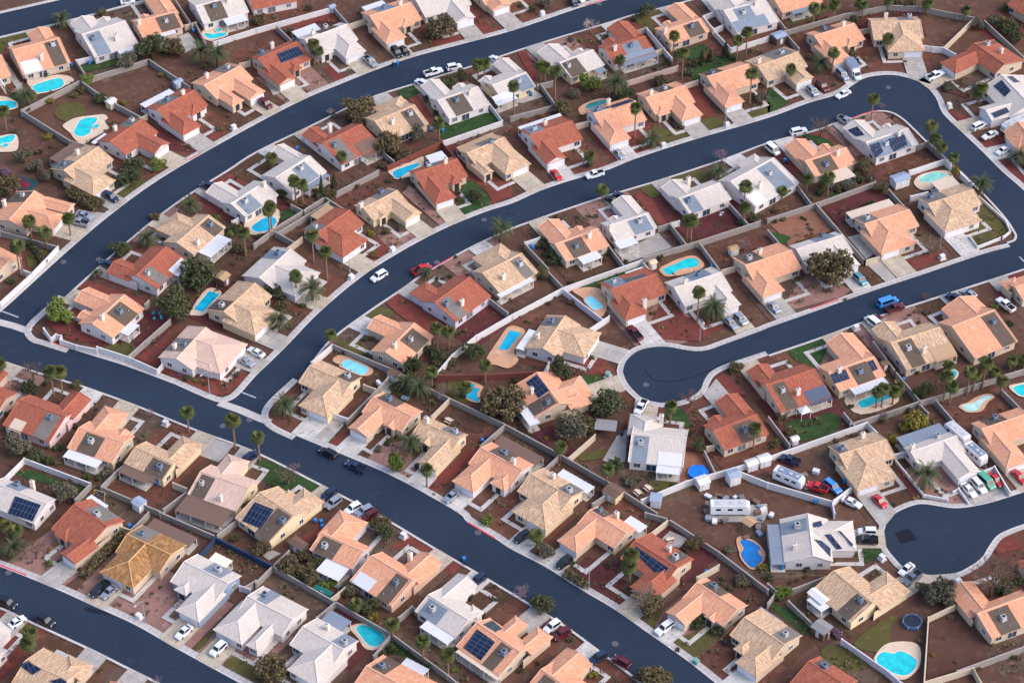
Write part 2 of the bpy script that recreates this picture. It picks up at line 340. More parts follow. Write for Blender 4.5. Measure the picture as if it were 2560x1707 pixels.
DATA_HOUSES = """\
A9 r0 S b R A-300,595 A15,508 F A-345,565 B A125,690 t w A0,735 A50,790
A1 r0 S b R A112,462 A545,350 F A75,437 B A400,640 g A250,308 A460,262 p brn A405,405 A525,377 t w A350,575 A230,693 ac A485,405 ch A385,540
A2 r0 W w R A752,320 A1150,195 F A712,272 B A1000,490 g A640,212 A865,160 eg A880,190 A1015,165 p blu A790,325 A915,292 t w A1220,425 A1100,500 ac A855,350 ch A1070,365
A3 r0 S b R A1240,205 A1615,105 F A1200,190 B A1400,325 g A1300,-40 A1500,-90 eg A1275,165 A1375,150 p brn A1430,180 A1605,133 t w A1600,275 A1470,345 ac A1525,190 ch A1280,215
A4 r0 W w R A1795,58 A2210,-50 F A1700,10 B A1940,205 p brn A1870,55 A2030,15 t w A2240,128 A2085,238 ac A1965,50 ch A2095,10
B1 r0 R w R B-80,-60 B330,-140 F B-150,-90 B B150,55
A8 r1a T b R A585,1565 A905,1348 F A1035,1475 B A780,1335 h E850,225 E1070,90 p gry A440,1550 A600,1470 t brn A680,1300 A480,1470 ac A585,1500 ch A712,1410
A7 r1a R w R A1010,1302 A1305,1095 F A1125,1447 B A885,1300 g A1415,1415 A1560,1312 p gry A1075,1160 A1200,1085 t w A960,1222 A870,1325 ac A1210,1105 ch A1058,1195
A6 r1a R w R A1440,1010 A1785,830 F A1850,995 B A1345,985 h A1675,1240 A1850,1155 eh A1770,1060 A1890,990 p gry A1440,950 A1590,880 t w A1555,818 A1330,990 ac A1535,910 ch A1680,865
A5 r1a S b R A1872,788 A2208,603 F A1975,920 B A1735,772 eh A2110,965 A2265,935 g A2290,920 B85,835 p gry A1980,655 A2100,600 ac A2090,615 ch A1900,710
B6 r1a R b R B20,540 B380,387 F B495,550 B B320,372 g B205,780 B375,715 eh B340,650 B430,630 p gry B-20,500 B60,450 s F B190,495 385,425 440,500 235,580 ac B50,475 ch B150,440
B3 r1a W w R B450,368 B835,225 F B555,510 B B383,352 h B825,540 B1010,465 eh B600,520 B715,470 p brn B530,290 B720,235 t w B540,215 B380,345 ac B640,245 ch B525,315
B2 r1a S b R B1045,150 B1425,25 F B1500,190 B B985,110 h B1190,400 B1385,345 eh B1350,255 B1460,220 p blu B1090,95 B1250,55 t w B1160,5 B1000,100 ac B1175,65 ch B1325,45
B4 r1a W w R B1460,-10 B1880,-130 F B1575,160 B B1400,-60 g B1840,215 B2010,155
B5 r1a S b R B2000,-115 B2380,-240 F B2110,50 B B1945,-170 g B2165,95 B2350,45
E1 r1a S b R E85,452 E320,185 F E245,545 B E130,212 h E495,548 E595,400 g E603,388 E708,292 p brn E85,290 E270,190 ac E205,220 ch E42,320
E2 r1a S b R E-180,700 E75,830 F E190,795 B E10,1060
D3 rc R b R D1890,400 D2170,590 F D1770,465 B D2100,385 h D1595,567 D1705,682 p brn D1950,400 D2080,400 ac D2015,400 ch D2140,480
D4 rc W w R D2140,690 D2400,960 F D1990,840 B D2330,640 g D1930,987 D2060,1110 s F D2070,790 2145,735 2230,835 2175,890 s F D2195,703 2245,700 2315,755 2262,757 s F D2050,1040 2190,985 2220,1030 2085,1085
D5 rc S b R D2290,1120 D2600,1480 F D2180,1230 B D2480,1070 h D2190,1240 D2320,1380
D6 rc R b R D2290,-40 D2560,130 F D2170,30 B D2400,-60
B9 r1b W y R B2170,785 C130,665 F B2060,750 B C205,800 g B2170,590 B2350,530 eg B2060,755 B2180,715 p blu C0,720 C130,685 t w B2345,848 B2225,975 ac C65,740
B7 r1b W w R B1665,925 B2040,797 F B1970,768 B B1815,1078 g B1505,790 B1690,735 eg B1800,800 B1915,770 p brn B1745,920 B1905,870 ac B1840,915 ch B1965,860
B8 r1b T b R B1090,1115 B1455,965 F B1020,1070 B B1555,1150 h B1065,985 B1330,880 p brn B1335,1045 B1440,1005 ac B1415,1040 ch B1255,1130
B10 r1b R w R B610,1318 B970,1143 F B885,1130 B B780,1518 g B432,1248 B560,1155 p gry B655,1300 B760,1265 t brn B1070,1285 B1020,1455 ac B720,1330 ch B680,1200
B11 r1b W w R F180,65 B495,1432 F F55,40 B F345,205 g B120,1395 B275,1328 p blu B320,1550 B445,1485 t blu F640,20 F485,170 ac B410,1540
C1 r1b R w R C850,450 C1220,335 F C770,430 B C905,605 g C870,262 C1070,200 eg C845,378 C930,350 p blu C1000,410 C1150,370 t blu C1290,455 C1035,612 ac C1095,415 ch C945,455
C2 r1b W y R C435,578 C745,460 F C690,450 B C825,608 g C182,505 C430,405 eg C560,475 C650,450 p brn C440,585 C600,545 t blu C830,610 C790,680 ac C520,600
C3 r1b S b R C1380,290 C1735,172 F C1305,262 B C1795,298 g C1410,85 C1580,35 eg C1380,215 C1455,195 p brn C1565,235 C1705,190 ac C1650,235 ch C1405,290
C4 r1b W w R C1945,100 C2330,0 F C1870,90 B C2050,305 g C1780,0 C2050,-70 p blu C2025,90 C2175,45 t blu C2310,165 C2060,295 ac C2125,110 ch C2240,40
D8 r1b S b R D30,-50 D400,-150 F D-20,-90 B D120,125 t blu D395,50 D235,138
E8 r1b W w R E2120,305 F75,105 F E2200,175 B F190,235 g E1885,200 E2045,100 p blu E2160,290 E2290,210 t w F150,262 F40,330 ac E2250,275 ch F75,135
E3 r1b T b R E1625,660 E1920,407 F E1505,650 B E1755,795 h E1470,555 E1580,360 p brn E1840,510 E1925,440 t w E2080,612 E1935,798 ac E1930,490 ch E1815,670
E4 r1b R w R E1255,960 E1530,695 F E1385,697 B E1435,1097 g E975,932 E1112,808 p gry E1290,930 E1375,875 t w E1665,820 E1635,968 ac E1355,940
E5 r1b S w R E850,1405 E1145,1137 F E705,1410 B E1040,1530 g E680,1195 E825,1068 eg E705,1345 E790,1275 p brn E980,1310 E1105,1200 t w E1190,1378 E1175,1515 ac E1100,1290 ch E940,1355
D2 r2a T b R D945,205 D1400,188 F D960,372 B D920,170 h D1100,480 D1440,465 p gry D1200,185 D1340,175 ac D1300,150 ch D1080,165
D1 r2a S b R D425,332 D793,217 F D875,370 B D320,315 h D595,600 D775,540 eh D740,442 D830,400 p brn D430,285 D590,245 ac D520,260 ch D690,235
C9 r2a T b R C2258,612 D275,478 F C2345,748 B C2140,560 g D250,770 D425,715 p gry D10,530 D190,460 ac D125,480 ch C2265,575
C5 r2a S b R C1790,705 C2170,590 F C2270,755 B C1680,690 h C1950,990 C2135,930 p brn C1740,680 C1880,630 ac C1840,665
C6 r2a S b R C1225,900 C1590,787 F C1270,1068 B C1135,862 h C1560,1115 C1755,1050 eh C1350,1070 C1455,1030 p brn C1310,830 C1440,790 ac C1405,805 ch C1275,865
C7 r2a S w R C750,1045 C1137,930 F C1225,1105 B C650,1018 h C885,1335 C1090,1265 p blu C715,1015 C835,980 s B C840,990 C1080,912 1125,930 930,992 ac C785,1005 ch C885,955
C8 r2a R w R C165,1240 C552,1112 F C640,1280 B C75,1190 g C315,1505 C500,1445 p blu C125,1200 C255,1160 t w C440,1040 C72,1190 ac C205,1178 ch C305,1140
B12 r2a T b R B1935,1408 B2280,1262 F B1985,1560 B B1870,1382 h F2290,35 C178,1505 eg F2080,40 F2190,10 p gry B2040,1335 B2190,1275 t tan B2170,1215 B1870,1385 ac B2155,1300
B13 r2a R b R F1455,25 B1850,1462 F F1945,50 B F1395,5 h F1650,310 F1835,240 eh F1800,130 F1900,95 p gry B1540,1520 B1660,1470 t w B1705,1385 B1600,1490 ac B1585,1515 ch B1740,1490
F1 r2a T y R F985,345 F1300,182 F F1065,465 B F865,335 g F1370,470 F1515,380 eg F1120,440 F1200,385 p gry F1040,235 F1200,165 ac F1150,190 ch F965,330
F2 r2a R w R F560,572 F862,362 F F980,495 B F400,560 h F785,820 F1020,625 p gry F425,545 F600,490 t tan F655,302 F560,450 ac F545,510
F3 r2a W l R F30,982 F320,717 F F440,850 B E2210,972 h F330,1140 F620,945 p blu F60,800 F260,740 ac F200,752
E6 r2a T y R E2055,1295 E2345,1032 F F105,1190 B E1890,1275 h F10,1535 F190,1290 p brn E1910,1275 E2120,1195 ac E2035,1230
E7 r2a P w R I1620,158 E1890,1437 F I1770,268 B I1440,155 h I2025,300 I2275,15 eh I1935,275 I2010,210 p gry I1530,80 I1700,-30 ac I1690,20 ch I1605,55
D9 r2b W w R D900,1310 D1285,1178 F D1180,1140 B D990,1460 g D695,1182 D880,1100 eg D1040,1160 D1125,1140 p blu D920,1335 D1250,1230 s B D925,1335 1020,1305 1060,1395 985,1455 s B D1085,1285 1250,1235 1282,1330 1160,1395 s F D730,1195 820,1160 885,1240 810,1255 ac D1085,1315 ch D1200,1240
D10 r2b S b R D340,1480 D720,1357 F D640,1330 B D800,1503 g D145,1345 D350,1280 eg D450,1350 D555,1325 p brn D410,1480 D580,1440 t bei H765,5 H600,115 ac D535,1505 ch D640,1415
G4 r2b W w R G2005,100 D55,1450 F G1925,70 B H155,187 h C2030,1490 C2250,1425 p blu G2285,20 H60,-55 t w G2275,235 G2150,270 ac H15,20 ch G2275,150
G3 r2b W w R G1530,255 G1910,112 F G1850,80 B G1995,270 g G1360,150 G1570,85 p blu G1565,255 G1670,225 ac G1620,268 ch G1620,110
G2 r2b W w R G872,510 G1252,387 F G800,485 B G935,655 g G910,290 G1095,235 eg G880,440 G975,418 p blu G1055,460 G1225,410 t w G1115,605 G990,720 ac G1170,458 ch G905,525
G1 r2b S b R G395,675 G790,530 F G740,500 B G465,845 g G230,520 G432,443 eg G540,545 G645,510 p brn G480,665 G640,615 t w G795,755 G655,860 ac G590,688 ch G710,605
F5 r2b T b R F2080,942 G88,757 F F1980,925 B F2200,1140 h F1985,800 F2245,660 p gry G0,850 G80,800 t w G200,1000 F2245,1165 ac G75,850 ch F2270,985
F4 r2b R l R F1640,1210 F1965,977 F F1835,960 B F1815,1400 h F1395,1115 F1565,1020 p gry F1665,1190 F1770,1150 ac F1745,1220 ch F1890,1225
F6 r2b S b R J1190,95 F1458,1397 F J1040,95 B J1345,235 g F1015,1445 F1145,1320 p brn J1330,-5 F1430,1440 ac F1420,1545 ch J1275,50
H2 r3a T w R H1470,305 H1885,172 F H1960,310 B H1340,260 h H1640,585 H1950,440 p gry H1385,250 H1600,210 t bei H1690,50 H1560,175 ac H1495,235
H1 r3a S b R H885,490 H1300,357 F H1375,510 B H765,440 h H1040,775 H1365,655 p gry H800,440 H930,395 t bei H1110,258 H765,440 ac H910,425
H3 r3a W l R H260,720 H685,590 F H350,887 B H185,690 g H670,915 H850,860 p blu H380,630 H560,570 ac H505,595
G7 r3a S b R G2140,870 H215,730 F H295,905 B G2010,800 h G2300,1165 H155,1095 p brn G2070,805 G2240,760 ac G2180,798 ch G2275,755
G6 r3a W w R G1490,1075 G1922,930 F G1590,1248 B G1410,1020 h G1940,1280 G2105,1225 p blu G1590,975 G1770,910 ac G1715,945 ch G1590,1030
G5 r3a R b R G905,1090 G1327,945 F G1410,1130 B G795,1030 h G960,1395 G1260,1305 p blu G840,1015 G980,975 t w G1195,880 G1055,955 s B G1020,1000 1215,942 1235,965 1060,1022 ac G935,1010 ch G1215,1240
G8 r3a T w R K285,62 G490,1330 F K440,140 B K95,82 h K650,145 G840,1490 p gry G280,1420 G440,1345 t w G170,1455 K35,60 ac G360,1380 ch G235,1530
H6 r3b S b R H2270,1070 H2620,945 F H2210,1010 B H2310,1200 h H2140,1075 H2300,1005
H5 r3b S b R H1690,1430 H2080,1275 F H1575,1385 B L1870,182 g H1590,1270 H1900,1150 p brn H1955,1345 H2080,1300 ac H2070,1385
H4 r3b T b R L1125,12 H1580,1435 F H1500,1380 B L1285,257 g H950,1455 H1165,1385 p brn L1195,22 L1325,-15 t tan L1665,40 L1550,192 ac L1290,55 ch L1430,90
L1 r3b S b R L555,282 L975,135 F L440,230 B L630,470 g L535,12 L800,-85 p brn L725,225 L900,180 t w L1060,325 L800,490 s B L570,302 710,250 752,340 610,387 s B L912,183 968,163 1010,250 962,272 ac L845,270 ch L655,275
K4 r3b R b R L-20,400 L432,252 F L325,200 B L120,650 g K2155,278 K2350,200 p brn L40,400 L150,370 t nav L520,430 L400,590 ac L135,442 ch L275,475
K3 r3b R b R K1845,820 K2250,667 F K1745,768 B K1925,1010 g K1860,550 K2080,480 eg K1790,715 K1920,678 p brn K2025,770 K2190,715 ac K2140,803
K2 r3b W w R K1100,840 K1600,890 F K1620,807 B K1040,1098 h K1045,655 K1395,690 p blu K1125,850 K1265,860 t w K1560,1065 K1320,1200 ac K1180,925 ch K1370,740
K1 r3b S b R K225,282 K435,567 F K615,575 B K240,727 h K600,320 K770,480 h K640,430 K765,610 p brn K345,465 K420,555 t w K28,455 K165,775 s B K130,370 225,303 343,447 245,515 ac K330,548 ch K180,460
J1 r4a T y R J490,225 J868,385 F J385,375 B J1012,345 h J390,580 J655,705 p brn J740,320 J865,375 ac J840,310
J2 r4a S b R J1070,510 J1430,687 F J1350,835 B J1545,645 g J845,785 J1020,880 eg J1190,740 J1290,790 p brn J1110,515 J1290,595 ac J1220,520
J3 r4a T y R J1510,730 J1870,892 F J1430,870 B J1985,870 g J1480,1100 J1655,1190 eg J1500,915 J1600,960 p gry J1700,805 J1850,870 ac J1830,820 ch J1565,730
J4 r4a S w R J2060,972 K95,1180 F K0,1337 B K215,1135 h J1800,1275 J1992,1387 eh J2135,1300 J2290,1360 p brn J2150,1000 J2340,1085 t brn J2260,858 K215,1135 ac J2280,1015 ch K15,1110
K6 r4a T y R K170,1215 K545,1430 F K45,1370 B K700,1387 h K25,1540 O290,190 p gry K415,1350 K545,1420 t w K470,1168 K705,1380 ac K525,1360 ch K375,1245
K7 r4a S b R K710,1545 O1052,195 F O560,95 B O1168,172 h O415,255 O590,375 p brn K720,1540 K830,1615 t w O1090,32 O1195,168 ac K805,1540 ch O960,40
O2 r4a R b R O1125,262 O1520,507 F O1000,430 B O1705,450 h O1070,690 O1320,815 p brn O1420,415 O1500,470 s F O1105,345 1140,312 1440,515 1360,595 ac O1500,408 ch O1440,350
O3 r4a S b R O1697,642 O2068,892 F O1945,1052 B O2185,867 g O1410,915 O1592,1040 eg O1790,930 O1890,982 p brn O1740,660 O1910,770 ac O1855,675
O4 r4a T b R O2130,965 P150,1217 F O1980,1115 B P370,1167 h O2050,1370 O2240,1520 eh O2030,1250 O2120,1310 p gry P60,1110 P185,1190 t blu O2285,865 P110,1035 ac P160,1118
P5 r4a R b R P375,1365 P720,1590 F P130,1568 B P480,1322 p brn P410,1385 P500,1440 ac P520,1412
I1 r4b R b R I-260,400 I58,518 F I180,477 B I-10,712 g I-100,250 I90,275
I2 r4b R k R I177,533 I602,687 F I705,640 B I470,930 g I650,455 I830,537 p gry I440,640 I560,685 t bei I250,770 I75,800 ac I460,695
I3 r4b S b R I725,787 I1137,927 F I1265,877 B I622,977 h I960,590 I1185,655 eg I1090,800 I1220,845 p brn I795,830 I965,885 t w I630,990 I885,1160 ac I835,908
I4 r4b T y R I1240,968 I1592,1125 F I1345,915 B I1150,1120 h I1670,865 I1870,937 p brn I1410,1055 I1580,1130 t brn I1145,1132 I1330,1305 ac I1465,1145
I5 r4b P y R I1840,1190 I2280,1345 F I2350,1270 B I1712,1395 h I2085,1030 I2300,1090 p brn I1850,1225 I1970,1270 t brn I1722,1400 M2020,135 ac I1850,1295 ch I2020,1450
N1 r4b T y R J28,1383 N345,35 F N545,-10 B M2192,78 h J430,1350 J640,1452 h J235,1400 J425,1352 p brn N190,-30 N330,35 s B J-11,1470 J165,1540 N45,150 M2222,78 ac N245,75
N2 r4b S l R N597,187 N985,362 F N1085,335 B N492,345 h N735,-40 N1030,92 p brn N615,222 N785,305 t w N640,430 N755,632 ac N630,305
N3 r4b S s R N1060,397 N1440,625 F N1545,592 B N1245,865 g N1500,362 N1710,472 p brn N1295,555 N1405,620 t w N960,572 N1035,730 ac N1285,640 ch N1415,430
N4 r4b W w R N1580,757 N1948,990 F N2080,927 B N1472,917 g N1850,562 N2035,672 eh N1960,870 N2080,930 p blu N1595,790 N1765,895 t w N1580,985 N1755,1215 ac N1620,882
N5 r4b S b R N2028,1013 O75,1282 F O195,1237 B N1865,1250 h O20,955 O165,1020 h O240,1040 O430,1187 p brn N2240,1205 N2345,1260 t bei N1870,1248 N2215,1545 s B N1905,1240 2030,1070 2195,1190 2065,1358 s F N2085,1025 2170,990 2262,1070 2200,1095 ac N2275,1285
O5 r4b S b R O265,1440 O640,1690 F O740,1600 B O140,1560 g O485,1255 O750,1390 p brn O300,1480 O400,1550
I6 r5a W w R I-60,1290 I430,1488 F M320,110 B I515,1442 p blu I45,1325 I190,1370 s F I140,1415 375,1495 M300,82 M70,10 ac I155,1305 ch I300,1325
I7 r5a R b R I680,1490 M985,128 F M465,152 B M1122,62 g M530,392 M740,480 eh M495,200 M625,255 p gry I790,1535 M960,85 t w I840,1402 I940,1540 ac M890,15
M1 r5a O b R M1165,202 M1570,390 F M1470,560 B M1748,317 h M905,557 M1230,690 p gry M1195,200 M1340,270 t brn M1420,55 M1748,300 ac M1305,195
M2 r5a W u R M1690,452 M2092,652 F M1570,640 B M2238,592 h M1612,895 M1822,1010 eh M1595,712 M1710,762 p blu M1865,520 M2030,600 t crm M1980,368 M2080,500 ac M2005,525
M3 r5a W w R M2270,770 N335,985 F N215,1130 B N518,907 h M1940,1050 M2205,1225 h M2235,1235 N30,1250 p blu N0,800 N105,840 ac N80,755
N7 r5a W w R N427,1047 N805,1262 F N300,1212 B N1000,1212 h N275,1445 N640,1640 p blu N690,1185 N800,1250 t blu N690,897 N800,1075 ac N815,1190 ch N655,1065
N6 r5a S b R N1010,1412 N1500,1670 F N850,1650 B N1212,1327 h N720,1610 N900,1700 p brn N1060,1420 N1180,1490 t w N1385,1333 N1510,1525 ac N1155,1405
M5 r5b W w R M-360,1150 M-10,1310 F M152,1330 B M-100,1520 g M-100,985 M105,1085
M4 r5b T b R M230,1362 M620,1540 F M480,1278 B M30,1545 h M640,1300 M855,1412 s B M180,1405 260,1358 380,1440 300,1490 s B M455,1545 560,1520 620,1560 530,1590
M6 r5b S b R M840,1650 M1220,1830 F M1000,1600 B M720,1790 g M1010,1555 M1180,1620
L2 r6 T b R L655,1037 L1087,897 F L1170,1062 B L520,967 h L845,1400 L1165,1215 p gry L530,990 L740,1000 ac L680,975 ch L870,875
L3 r6 W w R L1310,1010 L1730,865 F L1370,1162 B L1245,972 g L1750,1270 L1945,1180 t blu L1575,745 L1245,965 ac L1560,865 ch L1325,980
L4 r6 S b R L1960,802 L2400,655 F L2065,972 B L1840,755 h L2190,1165 L2400,1090 p brn L1975,745 L2160,690 ac L2085,695
P1 r6 W w R P365,12 P412,398 F P598,440 B P150,470 h P795,78 P800,352 p blu P360,50 P362,165 t blu P105,112 P30,480 s F P425,245 492,260 575,330 575,408 s F P520,205 575,200 685,335 630,340 s F P638,168 668,172 785,298 768,312 s F P412,95 490,75 500,130 420,138 ac P270,120 ch P245,325
P2 r6 T y R P600,537 P960,835 F P1120,800 B P430,740 h P1085,545 P1350,745 p brn P840,725 P955,800 t w P432,755 P490,915 ac P850,805
P3 r6 S b R P1920,930 P2400,755 F P1790,905 B P2010,1180 g P1650,722 P1880,632 p brn P2025,935 P2210,870 ac P2160,970
P4 r6 R b R P2420,520 P2800,420 F P2300,480 B P2440,660 h P2205,500 P2350,395
""".strip().split("\n")
